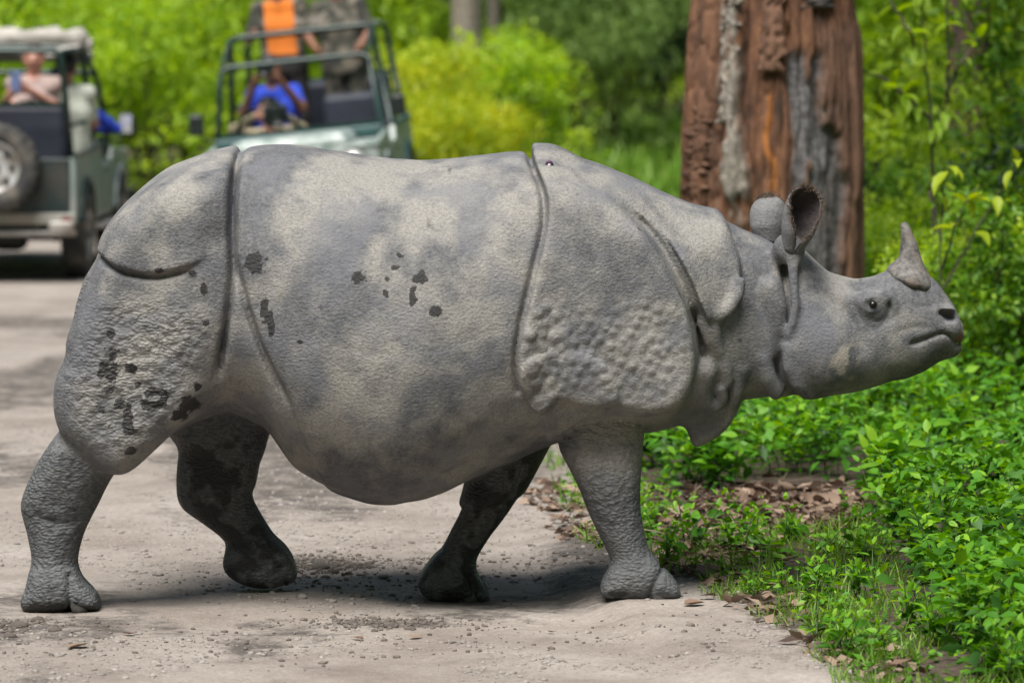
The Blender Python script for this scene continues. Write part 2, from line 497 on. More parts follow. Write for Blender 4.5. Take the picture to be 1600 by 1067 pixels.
groove([(925, 806), (955, 820), (985, 812)], -.3, .006, .008)
groove([(960, 886), (985, 892), (1010, 880)], -.3, .006, .008)

# ------------------------------------------------------------------ surface of the field -> mesh
def surface_nets(F):
    ins = F < 0
    n = np.zeros(tuple(s - 1 for s in F.shape), np.uint8)
    for dx in (0, 1):
        for dy in (0, 1):
            for dz in (0, 1):
                n += ins[dx:dx + n.shape[0], dy:dy + n.shape[1], dz:dz + n.shape[2]]
    act = (n > 0) & (n < 8)
    idx = np.full(n.shape, -1, np.int32)
    ci = np.argwhere(act)
    idx[act] = np.arange(len(ci), dtype=np.int32)
    cv = {}
    for c in range(8):
        o = ((c >> 2) & 1, (c >> 1) & 1, c & 1)
        cv[o] = F[ci[:, 0] + o[0], ci[:, 1] + o[1], ci[:, 2] + o[2]]
    acc = np.zeros((len(ci), 3))
    cnt = np.zeros(len(ci))
    for a in cv:
        for ax in range(3):
            if a[ax]: continue
            b = tuple(1 if i == ax else a[i] for i in range(3))
            fa, fb = cv[a], cv[b]
            k = (fa < 0) != (fb < 0)
            t = fa[k] / (fa[k] - fb[k])
            p = np.tile(np.array(a, float), (k.sum(), 1))
            p[:, ax] += t
            acc[k] += p
            cnt[k] += 1
    v = (ci + acc / cnt[:, None]) * VOX + np.array([gx[0], gy[0], gz[0]])
    quads = []
    for ax in range(3):
        sh = [slice(None)] * 3
        s0, s1 = list(sh), list(sh)
        s0[ax], s1[ax] = slice(0, -1), slice(1, None)
        a, b = ins[tuple(s0)], ins[tuple(s1)]
        e = np.argwhere(a != b)
        o1, o2 = [d for d in range(3) if d != ax]
        e = e[(e[:, o1] > 0) & (e[:, o2] > 0) & (e[:, o1] < F.shape[o1] - 1) & (e[:, o2] < F.shape[o2] - 1)]
        flip = a[tuple(e.T)]
        u, w = np.zeros(3, int), np.zeros(3, int)
        u[o1], w[o2] = 1, 1
        q = np.stack([idx[tuple((e - u - w).T)], idx[tuple((e - w).T)], idx[tuple(e.T)], idx[tuple((e - u).T)]], 1)
        if ax == 1: flip = ~flip
        q[~flip] = q[~flip][:, ::-1]
        quads.append(q)
    return v, np.vstack(quads)
F = np.maximum(F, (0.0 * F))if False else F
rv, rq = surface_nets(F)
# keep the largest connected piece
def v_normals(v, q):
    a, b, c, d = (v[q[:, i]] for i in range(4))
    fn = np.cross(c - a, d - b)
    n = np.zeros_like(v)
    for i in range(4):
        for j in range(3): n[:, j] += np.bincount(q[:, i], fn[:, j], len(v))
    return n / np.maximum(np.linalg.norm(n, axis=1), 1e-9)[:, None]
def relax(v, q, it, lam):
    e = np.vstack([q[:, [0, 1]], q[:, [1, 2]], q[:, [2, 3]], q[:, [3, 0]]])
    deg = np.bincount(e[:, 0], minlength=len(v)) + np.bincount(e[:, 1], minlength=len(v))
    for _ in range(it):
        s = np.stack([np.bincount(e[:, 0], v[e[:, 1], j], len(v)) + np.bincount(e[:, 1], v[e[:, 0], j], len(v)) for j in range(3)], 1)
        v = v + lam * (s / np.maximum(deg, 1)[:, None] - v)
    return v
rv = relax(rv, rq, 4, 0.5)
_w = np.zeros(len(rv))
for _c, _y in (([(968, 318), (999, 345), (1026, 374), (1056, 424), (1077, 470), (1092, 512), (1101, 550), (1097, 590), (1086, 628)], -.40), ([(824, 236), (845, 293), (851, 322), (840, 392), (815, 494), (803, 575), (808, 610)], -.52), ([(362, 236), (362, 360), (361, 462), (347, 547), (337, 600)], -.52)):
    _w = np.maximum(_w, np.exp(-(curve2(_c, _y, rv[:, [0, 2]])[0] / (.028 if _y > -.5 else .016)) ** 2))
rv = rv + (relax(rv, rq, 9, 0.5) - rv) * _w[:, None]
rn = v_normals(rv, rq)
xz = rv[:, [0, 2]]
def mask(pix, Y, soft):
    return np.clip(-poly2(pix, Y, 2, xz) / soft, 0, 1)
# knobs of the plates (each a low dome), larger low on the shoulder and the thigh
def domes(p, cell, rlo, rhi, seed, amp):
    p = p @ np.array([[math.cos(seed), -math.sin(seed)], [math.sin(seed), math.cos(seed)]])
    gi = np.floor(p / cell).astype(int)
    out = np.zeros(len(p))
    for dx in (-1, 0, 1):
        for dz in (-1, 0, 1):
            c = gi + (dx, dz)
            h = (c[:, 0] * 73856093 ^ c[:, 1] * 19349663 ^ seed * 83492791) & 0x7fffffff
            h = ((h ^ (h >> 15)) * 2246822519) & 0xffffffff
            h = ((h ^ (h >> 13)) * 3266489917) & 0xffffffff
            h = (h ^ (h >> 16)) & 0xffffff
            j1, j2, j3 = (h & 255) / 255., ((h >> 8) & 255) / 255., ((h >> 16) & 255) / 255.
            ctr = (c + 0.5 + np.stack([j1 - .5, j2 - .5], 1) * 0.72) * cell
            r = rlo + (rhi - rlo) * j3
            d2 = ((p - ctr) ** 2).sum(1) / r ** 2
            out = np.maximum(out, np.where(d2 < 1, np.maximum(1 - d2, 0) ** 0.85, 0) * (0.35 + 0.65 * j3))
    return out * amp
side = np.clip((np.abs(rn[:, 1]) - 0.25) / 0.4, 0, 1)
m_sh = mask([(812, 480), (808, 600), (845, 655), (880, 628), (1000, 650), (1070, 640), (1095, 560), (1080, 470), (1020, 430), (940, 470), (880, 440)], -.5, .10)
m_lobe = mask([(808, 480), (806, 600), (845, 655), (885, 600), (900, 500), (870, 450)], -.5, .05)
m_th = mask([(150, 440), (80, 560), (80, 660), (180, 745), (280, 670), (340, 560), (340, 470), (240, 460)], -.5, .10)
m_arm = mask([(850, 640), (1030, 620), (1030, 790), (980, 850), (890, 780)], -.35, .04)
m_shin = mask([(20, 700), (100, 660), (200, 735), (180, 830), (130, 900), (30, 900)], -.35, .04)
p2 = xz + 0.01 * np.stack([vnoise(xz * 14, 3) - .5, vnoise(xz * 14, 4) - .5], 1)
bump = np.maximum.reduce([domes(p2, .038, .014, .020, 1, .008) * m_sh, domes(p2, .048, .019, .027, 2, .014) * m_lobe, domes(p2, .040, .017, .024, 4, .010) * m_th, domes(p2, .034, .015, .021, 3, .0065) * m_arm, domes(p2, .030, .013, .019, 6, .0045) * m_shin])
bump = bump * side
big = (fbm(rv * 5.0, 11, 3) - .5) * .012
rv = rv + rn * (bump + big)[:, None]

SKIN, n, l, b = new_mat('rhino_skin')
tc = n.new('ShaderNodeTexCoord')
def a_(name):
    x = n.new('ShaderNodeAttribute')
    x.attribute_name = name
    return x.outputs['Fac']
def tex(scale, detail=5., rough=.6, dist=0., vec=None):
    t = node(n, 'ShaderNodeTexNoise', Scale=scale, Detail=detail, Roughness=rough, Distortion=dist)
    l.new(vec if vec is not None else tc.outputs['Object'], t.inputs['Vector'])
    return t.outputs['Fac']
def rmp(v, *st):
    r = ramp(n, list(st))
    l.new(v, r.inputs['Fac'])
    return r.outputs['Color']
dust = a_('dust')
fine = rmp(tex(38., 4., .7), (.35, 0.), (.7, 1.))
c1 = mixc(n, l, dust, (.095, .099, .110), (.275, .263, .240))
c1 = mixc(n, l, math_n(n, l, 'MULTIPLY', fine, .35), c1, (.30, .295, .285))
bl = a_('blotch')
peb = tex(95., 4., .75)
c1 = mixc(n, l, 1.0, c1, rmp(peb, (.36, .70), (.52, 1.0), (.68, 1.14)), 'MULTIPLY')
c1 = mixc(n, l, math_n(n, l, 'MULTIPLY', bl, .55), c1, (.15, .155, .175))
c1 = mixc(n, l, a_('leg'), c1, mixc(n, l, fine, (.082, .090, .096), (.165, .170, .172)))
c1 = mixc(n, l, a_('tan'), c1, (.43, .39, .33))
c1 = mixc(n, l, a_('pink'), c1, (.26, .10, .085))
vor = node(n, 'ShaderNodeTexVoronoi', feature='F1', Scale=52.)
wob = node(n, 'ShaderNodeTexNoise', Scale=14., Detail=3.)
l.new(tc.outputs['Object'], wob.inputs['Vector'])
wv = n.new('ShaderNodeVectorMath'); wv.operation = 'MULTIPLY_ADD'
l.new(wob.outputs['Color'], wv.inputs[0]); wv.inputs[1].default_value = (.045, .045, .045)
mp = n.new('ShaderNodeMapping'); mp.inputs['Scale'].default_value = (1, 1, 1.8)
l.new(tc.outputs['Object'], mp.inputs['Vector']); l.new(mp.outputs[0], wv.inputs[2])
l.new(wv.outputs[0], vor.inputs['Vector'])
crk = rmp(vor.outputs['Distance'], (.10, 1.), (.38, .72), (.62, .22), (.80, .0))
c1 = mixc(n, l, math_n(n, l, 'MULTIPLY', math_n(n, l, 'SUBTRACT', 1., crk), math_n(n, l, 'MULTIPLY', a_('scaly'), .62)), c1, (.05, .05, .055))
spot = math_n(n, l, 'MULTIPLY', rmp(math_n(n, l, 'ADD', a_('spot'), math_n(n, l, 'MULTIPLY_ADD', fine, .5, -.25)), (.38, 0.), (.55, 1.)), .94)
c1 = mixc(n, l, spot, c1, (.016, .015, .015))
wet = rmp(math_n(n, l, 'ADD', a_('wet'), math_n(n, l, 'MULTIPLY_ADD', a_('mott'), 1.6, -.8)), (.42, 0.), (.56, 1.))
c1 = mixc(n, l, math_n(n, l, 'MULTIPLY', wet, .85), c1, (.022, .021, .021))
l.new(c1, b.inputs['Base Color'])
b.inputs['Specular IOR Level'].default_value = .35
rg = n.new('ShaderNodeMix'); rg.data_type = 'FLOAT'
l.new(math_n(n, l, 'MAXIMUM', wet, spot), rg.inputs[0]); rg.inputs[2].default_value = .72; rg.inputs[3].default_value = .42
l.new(rg.outputs[0], b.inputs['Roughness'])
h1 = math_n(n, l, 'MULTIPLY', crk, math_n(n, l, 'MULTIPLY', a_('scaly'), math_n(n, l, 'MULTIPLY_ADD', a_('leg'), -.25, 1.)))
h3 = math_n(n, l, 'MULTIPLY', peb, .75)
hh = math_n(n, l, 'ADD', h1, h3)
bp = node(n, 'ShaderNodeBump', Strength=.9, Distance=.010)
l.new(hh, bp.inputs['Height'])
l.new(bp.outputs[0], b.inputs['Normal'])

rhino = empty('rhinoceros', (0, 0, 0))
tag(rhino, 'large grey one-horned rhinoceros walking across the dirt track', 'rhinoceros')
body_me = np_mesh('rhino_body', rv, rq, SKIN)
sst = lambda a, lo, hi: np.clip((a - lo) / (hi - lo), 0, 1)
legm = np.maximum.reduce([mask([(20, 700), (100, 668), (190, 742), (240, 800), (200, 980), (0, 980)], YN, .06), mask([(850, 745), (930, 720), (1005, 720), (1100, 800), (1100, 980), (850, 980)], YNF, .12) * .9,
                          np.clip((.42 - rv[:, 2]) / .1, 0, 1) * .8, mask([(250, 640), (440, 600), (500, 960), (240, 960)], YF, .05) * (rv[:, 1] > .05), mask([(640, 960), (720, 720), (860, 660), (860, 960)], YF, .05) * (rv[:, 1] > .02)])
_r = rv @ np.array([[.82, 0, .57], [0, 1, 0], [-.57, 0, .82]])
sst = lambda a, lo, hi: np.clip((a - lo) / (hi - lo), 0, 1)
_d = fbm(_r * np.array([4.2, 4.2, 1.8]), 21, 6) * .62 + fbm(rv * 14, 22, 4) * .38
fattr(body_me, 'dust', sst(_d, .40, .585))
fattr(body_me, 'blotch', sst(fbm(rv * 7 + (fbm(rv * 3, 30, 2) * 2)[:, None], 23, 5), .50, .66))
fattr(body_me, 'mott', fbm(rv * 13, 24, 5))
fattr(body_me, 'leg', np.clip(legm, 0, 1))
fattr(body_me, 'scaly', np.clip(.07 + .13 * fbm(rv * 4, 28, 3) * (rv[:, 0] < .9) + legm * .62 + m_th * .40 - m_sh * .05 + m_arm * .2 - .02 * sst(rv[:, 0], .85, 1.0), 0, 1))
sp = np.zeros(len(rv))
spn = fbm(rv * 55, 25, 3)
SPOTS = [(400, 410, 15, 16), (564, 430, 12, 8), (605, 432, 5, 6), (628, 398, 6, 5), (657, 433, 10, 10), (646, 460, 5, 14), (683, 481, 11, 8), (604, 455, 5, 5), (620, 415, 6, 4), (470, 530, 6, 5),
         (170, 582, 14, 16), (175, 552, 11, 10), (173, 520, 6, 8), (204, 574, 9, 8), (172, 608, 9, 6), (243, 613, 18, 9), (232, 632, 14, 8), (254, 625, 9, 12), (200, 650, 9, 20), (203, 672, 9, 8), (297, 632, 15, 14),
         (280, 648, 12, 9), (188, 630, 8, 8), (206, 704, 11, 7), (301, 428, 7, 5), (320, 449, 6, 8), (249, 421, 8, 5), (323, 503, 5, 4), (216, 600, 5, 6), (308, 604, 7, 6), (160, 640, 6, 6), (415, 480, 6, 20), (425, 505, 5, 18)]
for a, c, ra, rc in SPOTS:
    q = PX(a, c, -.5)
    d = np.hypot((rv[:, 0] - q[0]) / (ra * .0024), (rv[:, 2] - q[2]) / (rc * .0024))
    sp = np.maximum(sp, np.where(rv[:, 1] < -.1, np.clip(1.25 - .75 * d + 1.3 * (spn - .5), 0, 1), 0))
fattr(body_me, 'spot', sp)
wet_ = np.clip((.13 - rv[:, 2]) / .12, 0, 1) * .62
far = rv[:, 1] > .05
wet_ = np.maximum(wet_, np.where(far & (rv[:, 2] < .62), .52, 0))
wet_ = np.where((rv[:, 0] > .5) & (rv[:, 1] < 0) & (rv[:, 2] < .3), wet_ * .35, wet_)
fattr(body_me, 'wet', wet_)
tn = np.maximum.reduce([mask([(1285, 575), (1310, 530), (1360, 535), (1352, 590), (1300, 612)], -.2, .035) * sst(fbm(xz * 26, 5, 4), .36, .56), 0.0 * sp])
fattr(body_me, 'tan', np.clip(tn, 0, .8))
q = PX(1500, 527, 0)
fattr(body_me, 'pink', np.clip(1.3 - np.hypot(rv[:, 0] - q[0], rv[:, 2] - q[2]) / .022, 0, .85))
body = link('body', body_me, rhino)
del F

# ------------------------------------------------------------------ horn, eyes, ears, nails, tail
def ring_loft(stations, seg=20, cap=True):
    """stations: (centre, axis-u vector, axis-v vector) rings"""
    v, f = [], []
    for c, u, w in stations:
        for i in range(seg):
            a = 2 * math.pi * i / seg
            v.append(np.array(c) + np.array(u) * math.cos(a) + np.array(w) * math.sin(a))
    for k in range(len(stations) - 1):
        for i in range(seg):
            j = (i + 1) % seg
            f.append([k * seg + i, k * seg + j, (k + 1) * seg + j, (k + 1) * seg + i])
    fs = [np.array(f)]
    if cap: fs += [np.array([list(range(seg))[::-1]]), np.array([[(len(stations) - 1) * seg + i for i in range(seg)]])]
    return np.array(v), fs
HORN, n, l, b = new_mat('horn_keratin')
tc = n.new('ShaderNodeTexCoord')
t1 = node(n, 'ShaderNodeTexNoise', Scale=30., Detail=6., Roughness=.7)
t2 = node(n, 'ShaderNodeTexNoise', Scale=9., Detail=4.)
l.new(tc.outputs['Object'], t1.inputs['Vector']); l.new(tc.outputs['Object'], t2.inputs['Vector'])
r1 = ramp(n, [(.35, (.050, .047, .046)), (.62, (.185, .175, .162))]); l.new(t1.outputs['Fac'], r1.inputs['Fac'])
r2 = ramp(n, [(.5, 0.), (.62, .7)]); l.new(t2.outputs['Fac'], r2.inputs['Fac'])
l.new(mixc(n, l, r2.outputs['Color'], r1.outputs['Color'], (.20, .155, .12)), b.inputs['Base Color'])
b.inputs['Roughness'].default_value = .75
bp = node(n, 'ShaderNodeBump', Strength=.8, Distance=.008); l.new(t1.outputs['Fac'], bp.inputs['Height']); l.new(bp.outputs[0], b.inputs['Normal'])
st = []
for a, c, hw, hy, tilt in [(1424, 446, 36, 1.25, -16), (1422, 437, 40, 1.2, -16), (1421, 428, 37, 1.1, -14), (1420, 420, 31, 1.0, -11), (1421, 411, 23, 1.0, -8), (1422, 402, 18, 1., -5), (1421, 390, 15, 1., -2), (1420, 378, 12.5, 1., 0), (1417, 366, 10, 1., 4), (1414, 356, 7.6, 1., 8), (1412, 350.5, 5.6, 1., 10), (1411, 347.8, 2.6, 1., 10)]:
    k = hw * .0024
    st.append((PX(a, c, 0), (k * math.cos(R(tilt)), 0, k * math.sin(R(tilt))), (0, k * hy, 0)))
hv, hf = ring_loft(st, 28)
hv = hv + (vnoise(hv * 60, 4) - .5)[:, None] * .006
link('horn', np_mesh('horn', hv, hf, HORN), rhino)

EYE, n, l, b = new_mat('eye')
b.inputs['Base Color'].default_value = (.012, .008, .006, 1)
b.inputs['Roughness'].default_value = .08
def ellipsoid(name, r, mat, seg=20, rings=12):
    u = np.linspace(0, np.pi, rings + 1)[1:-1]
    st = [((0, 0, r[2] * math.cos(a)), (r[0] * math.sin(a), 0, 0), (0, -r[1] * math.sin(a), 0)) for a in u]
    v, f = ring_loft(st, seg)
    return np_mesh(name, v, f, mat)
eye_me = ellipsoid('eye', (.016, .016, .0135), EYE)
for s_ in (-1, 1):
    e = PX(1364, 475.5, s_ * .171)
    link('eye', eye_me, rhino, e)

EAR = SKIN.copy(); EAR.name = 'ear_skin'
EAR_IN = simple_mat('ear_inside', (.055, .045, .045), .8, 0, .4, 40., .4, 90.)  # dark inner skin, its colour also carrying the deep shade of the cup
def ear(base, tip, opening, wmax, name_label):
    base, tip, O = Vector(base), Vector(tip), Vector(opening)
    L = (tip - base).length
    A = (tip - base).normalized()
    O = (O - A * O.dot(A)).normalized()
    S = A.cross(O)
    nu, nv = 22, 25
    v = []
    rim = []
    for i in range(nu):
        u = i / (nu - 1)
        w = wmax * np.interp(u, [0, .12, .35, .62, .82, .94, 1], [.50, .62, .88, 1.0, .95, .74, .34])
        ph = R(np.interp(u, [0, .15, .4, .7, 1], [176, 170, 142, 112, 84]))
        dep = np.interp(u, [0, .3, .7, 1], [1.1, 1.35, 1.1, .5])
        for j in range(nv):
            q = (j / (nv - 1) * 2 - 1)
            a = q * ph
            p = base + A * (L * u) + S * (w * math.sin(a) / max(math.sin(min(ph, R(90))), .3)) - O * (w * dep * (math.cos(a) - .3)) + O * (.02 * u * u)
            v.append(p[:])
            if j in (0, nv - 1) and u > .22: rim.append((p, (S * (1 if j else -1) * .6 + A * .5).normalized()))
    for j in range(nv): rim.append((Vector(v[(nu - 1) * nv + j]), A))
    for j in range(3, nv - 3): rim.append((Vector(v[(nu - 2) * nv + j]), (A - O * .3).normalized()))
    f = [[i * nv + j, i * nv + j + 1, (i + 1) * nv + j + 1, (i + 1) * nv + j] for i in range(nu - 1) for j in range(nv - 1)]
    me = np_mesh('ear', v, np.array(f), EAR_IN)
    for nm, val in (('scaly', .05), ('dust', .35), ('blotch', .3), ('mott', .4)): fattr(me, nm, np.full(len(v), val))
    o = link('ear', me, rhino)
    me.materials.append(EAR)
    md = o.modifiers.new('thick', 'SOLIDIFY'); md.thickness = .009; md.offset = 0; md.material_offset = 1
    # fringe of short hairs along the rim
    hv, hf = [], []
    for p, d in rim:
        for _ in range(22):
            q = p + Vector(rng.normal(0, .0045, 3).tolist())
            dd = (d + Vector(rng.normal(0, .35, 3).tolist())).normalized()
            ln = rng.uniform(.008, .020)
            sd = dd.cross(Vector(rng.normal(0, 1, 3).tolist())).normalized() * .0011
            k = len(hv)
            hv += [(q - sd)[:], (q + sd)[:], (q + dd * ln)[:]]
            hf.append([k, k + 1, k + 2])
    h = link('ear_fringe', np_mesh('ear_fringe', hv, np.array(hf), simple_mat('ear_hair', (.11, .075, .05), .8), False), o)
    h['kind'] = 'stuff'
    return o
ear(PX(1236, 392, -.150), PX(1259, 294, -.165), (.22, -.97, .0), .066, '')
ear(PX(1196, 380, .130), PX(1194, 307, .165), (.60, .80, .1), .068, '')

NAIL = simple_mat('toenail', (.050, .050, .052), .45, 0, .5, 25., .3, 80., (.11, .105, .10))
nail_me = ellipsoid('toenail', (.040, .020, .042), NAIL, 20, 12)
for foot, (tx, ty, Yc, gap, hy) in {'nh': (140, 940, YN - .005, 52, .125), 'fh': (440, 899, YF, 52, .12), 'ff': (748, 926, YFF + .05, 44, .12), 'nf': (1044, 923, YNF - .05, 56, .125)}.items():
    for k, (dx, dy, ang) in enumerate(((0, 0, 90), (-.028, -hy + .030, 34), (-.028, hy - .030, -34))):
        c = Vector(PX(tx, ty, Yc))
        o = link('toenail', nail_me, rhino, (c.x + dx + (.018 if k == 0 else 0), c.y + dy, c.z + .003), (0, R(-14) if k == 0 else 0, R(ang)))
# tail lying in the cleft of the rump
st = []
for k, (a, c, r_) in enumerate([(170, 400, .05), (150, 430, .045), (134, 470, .036), (124, 510, .030), (118, 550, .026), (112, 590, .024), (110, 625, .028), (110, 660, .012)]):
    st.append((PX(a, c, 0), (r_, 0, r_ * .3), (0, r_, 0)))
tv, tf = ring_loft(st, 16)
tme = np_mesh('tail', tv, tf, EAR)
for nm, val in (('scaly', .4), ('dust', .2), ('blotch', .4), ('mott', .4)): fattr(tme, nm, np.full(len(tv), val))
link('tail', tme, rhino)

# pale mark with a dark rim high on the shoulder
q = PX(858, 257, -.25)
kk = np.where(rv[:, 1] < -.02, np.hypot(rv[:, 0] - q[0], rv[:, 2] - q[2] - .004 * 0), 9).argmin()
for nm, sc_, col in (('mark_rim', (.016, .008, .022), (.10, .055, .10)), ('pale_mark', (.009, .012, .014), (.75, .72, .76))):
    link(nm, ellipsoid(nm, sc_, simple_mat(nm, col, .7), 12, 8), rhino, rv[kk].tolist(), (R(35), 0, 0))
# ================================================================== ground
EDGE = [(-30, 3.2), (-6, 1.75), (-1.9, 1.02), (.4, .66), (3, .42), (6.3, .16), (12, -.25), (20, -.62), (25, -.8), (30, -3.2), (36, -9), (60, -40)]
EDGE_L = [(-30, -4.0), (0, -4.4), (12, -5.0), (20, -5.4), (25, -7.0), (30, -10), (36, -18), (60, -50)]
def edge_r(Y): return np.interp(Y, *zip(*EDGE))
def edge_l(Y): return np.interp(Y, *zip(*EDGE_L))
def sstep(a, lo, hi):
    t = np.clip((a - lo) / (hi - lo), 0, 1)
    return t * t * (3 - 2 * t)
def ground_z(X, Y):
    X, Y = np.asarray(X, float), np.asarray(Y, float)
    p = np.stack([X.ravel(), Y.ravel()], 1)
    e = X - edge_r(Y)
    near = np.exp(-((Y + .2) / 3.0) ** 2)
    z = .050 * sstep(e, -.55, -.34) * near + .05 * sstep(e, .0, 1.2)
    rough = ((fbm(p * 1.3, 41, 4) - .5) * .050 + (fbm(p * 7, 42, 3) - .5) * .014 * (np.abs(Y.ravel()) < 14)).reshape(X.shape)
    calm = 1.0
    for fx, fy, rr in ((-1.70, -.28, .30), (-.22, .21, .30), (.48, -.25, .30), (-.92, .24, .0)):
        if rr: calm = calm * (1 - np.exp(-((X - fx) ** 2 + (Y - fy) ** 2) / rr ** 2))
    z = z + rough * calm
    z = z - .022 * np.exp(-((X + .22) ** 2 + (Y - .21) ** 2) / .40 ** 2) * (1 - 0)
    z = z + .16 * sstep(X, -2.3, -.8) * np.exp(-((Y - 20.5) / 4) ** 2)          # verge under the second jeep
    z = z - .05 * np.exp(-((X + 3.6) / 1.4) ** 2 - ((Y - 11) / 1.6) ** 2)        # wet hollow
    z = z + .6 * sstep(np.hypot(X, Y - 10), 40, 140) * fbm(p * .03, 43, 2).reshape(X.shape)
    return z
def grow(a, b, step, far, ratio=1.16):
    c = list(np.arange(a, b, step))
    s = step
    while c[-1] < far: s *= ratio; c.append(c[-1] + s)
    lo = []
    s, q = step, a
    while q > -far: s *= ratio; q -= s; lo.append(q)
    return np.array(lo[::-1] + c)
gxs, gys = grow(-3.2, 3.6, .03, 420), grow(-2.6, 6.0, .035, 420, 1.06)
GXX, GYY = np.meshgrid(gxs, gys, indexing='ij')
GZZ = ground_z(GXX, GYY)
nx_, ny_ = GXX.shape
ii = np.arange(nx_ * ny_).reshape(nx_, ny_)
gq = np.stack([ii[:-1, :-1].ravel(), ii[1:, :-1].ravel(), ii[1:, 1:].ravel(), ii[:-1, 1:].ravel()], 1)

DIRT, n, l, b = new_mat('dirt_track')
tc = n.new('ShaderNodeTexCoord')
def gt(scale, detail=5., rough=.6):
    t = node(n, 'ShaderNodeTexNoise', Scale=scale, Detail=detail, Roughness=rough)
    l.new(tc.outputs['Object'], t.inputs['Vector'])
    return t.outputs['Fac']
def gr(v, *st):
    r = ramp(n, list(st))
    l.new(v, r.inputs['Fac'])
    return r.outputs['Color']
c1 = gr(gt(1.1, 6., .65), (.34, (.195, .160, .136)), (.5, (.285, .248, .218)), (.66, (.360, .322, .290)))
c1 = mixc(n, l, gr(gt(38., 5., .75), (.40, 0.), (.72, .75)), c1, (.160, .134, .117))
c1 = mixc(n, l, gr(gt(95., 3., .6), (.60, 0.), (.68, .55)), c1, (.45, .42, .395))
c1 = mixc(n, l, gr(gt(3.4, 6., .7), (.56, 0.), (.66, .65)), c1, (.15, .126, .108))
am = n.new('ShaderNodeAttribute'); am.attribute_name = 'mud'
asoil = n.new('ShaderNodeAttribute'); asoil.attribute_name = 'soil'
aw = n.new('ShaderNodeAttribute'); aw.attribute_name = 'puddle'
mudm = gr(math_n(n, l, 'ADD', am.outputs['Fac'], math_n(n, l, 'MULTIPLY_ADD', gt(7., 8., .8), 1.8, -1.0)), (.30, 0.), (.6, .9))
c1 = mixc(n, l, mudm, c1, (.062, .054, .048))
soilm = gr(math_n(n, l, 'ADD', asoil.outputs['Fac'], math_n(n, l, 'MULTIPLY_ADD', gt(11., 7., .75), 1.5, -.8)), (.30, 0.), (.62, 1.))
c1 = mixc(n, l, soilm, c1, gr(gt(20., 5., .7), (.35, (.030, .022, .016)), (.7, (.105, .070, .050))))
l.new(c1, b.inputs['Base Color'])
rg = n.new('ShaderNodeMix'); rg.data_type = 'FLOAT'
l.new(aw.outputs['Fac'], rg.inputs[0]); rg.inputs[2].default_value = .9; rg.inputs[3].default_value = .06
l.new(rg.outputs[0], b.inputs['Roughness'])
bp = node(n, 'ShaderNodeBump', Strength=.9, Distance=.012)
l.new(math_n(n, l, 'ADD', gt(60., 4., .7), math_n(n, l, 'MULTIPLY', gt(14., 4., .6), 1.2)), bp.inputs['Height'])
l.new(bp.outputs[0], b.inputs['Normal'])
ground_me = np_mesh('ground', np.stack([GXX.ravel(), GYY.ravel(), GZZ.ravel()], 1), gq, DIRT)
e_ = (GXX - edge_r(GYY)).ravel()
el_ = (edge_l(GYY) - GXX).ravel()
def gauss(cx, cy, rx, ry): return np.exp(-((GXX - cx) / rx) ** 2 - ((GYY - cy) / ry) ** 2).ravel()
fattr(ground_me, 'soil', np.maximum(sstep(e_, -.25, .35), sstep(el_, -.2, .5)) - 1.3 * gauss(1.6, 36, 1.5, 2.6))
def gauss(cx, cy, rx, ry): return np.exp(-((GXX - cx) / rx) ** 2 - ((GYY - cy) / ry) ** 2).ravel()
md = np.maximum.reduce([gauss(-3.2, 9.4, 1.8, 1.7) * .62, gauss(-1.95, -.85, .34, .22), gauss(-.72, 1.2, .22, .28), gauss(-.45, -.65, .34, .16) * .85, gauss(-1.2, 3.2, .5, .5) * .6, gauss(.35, 1.4, .35, .9) * .8, gauss(-2.4, 14, 1.6, .7) * .5, gauss(-.1, 5.2, .5, 1.4) * .75, gauss(-2.7, 6.2, .9, .5) * .5])
_gp = np.stack([GXX.ravel(), GYY.ravel()], 1)
md = np.maximum(md, .62 * sstep(fbm(_gp * np.array([1.1, .55]), 47, 4), .50, .68))
fattr(ground_me, 'mud', md)
fattr(ground_me, 'puddle', np.clip(gauss(-3.4, 12.2, 1.0, .16) * 1.8 - .6, 0, 1))
ground = tag(link('ground', ground_me), kind='structure')
def gz1(x, y): return float(ground_z(np.array([x]), np.array([y]))[0])

# ------------------------------------------------------------------ stones
STONE = simple_mat('stone', (.25, .225, .205), .85, 0, .35, 20., .4, 80.)
DARKCLOD = simple_mat('clod', (.125, .105, .090), .95, 0, .4, 25., .6, 90.)
ico = bmesh.new(); bmesh.ops.create_icosphere(ico, subdivisions=1, radius=1)
IV = np.array([v.co[:] for v in ico.verts]); IF = np.array([[v.index for v in f.verts] for f in ico.faces]); ico.free()
ico = bmesh.new(); bmesh.ops.create_icosphere(ico, subdivisions=2, radius=1)
IV2 = np.array([v.co[:] for v in ico.verts]); IF2 = np.array([[v.index for v in f.verts] for f in ico.faces]); ico.free()
def scatter_solid(pos, size, flat, V=IV, Fc=IF, seed=0):
    r = np.random.default_rng(seed)
    N = len(pos)
    a = r.uniform(0, 2 * np.pi, N)
    s = size[:, None] * np.stack([r.uniform(.7, 1.5, N), r.uniform(.6, 1.1, N), flat * r.uniform(.6, 1.2, N)], 1)
    v = V[None] * (1 + r.uniform(-.25, .25, (N, len(V), 1))) * s[:, None, :]
    c, q = np.cos(a)[:, None], np.sin(a)[:, None]
    v = np.stack([v[..., 0] * c - v[..., 1] * q, v[..., 0] * q + v[..., 1] * c, v[..., 2]], -1) + pos[:, None, :]
    f = Fc[None] + (np.arange(N) * len(V))[:, None, None]
    return v.reshape(-1, 3), f.reshape(-1, 3)
N = 16000
px_, py_ = rng.uniform(-2.6, 1.3, N), -2.4 + 11 * rng.random(N) ** 1.3
pp = np.stack([px_, py_], 1)
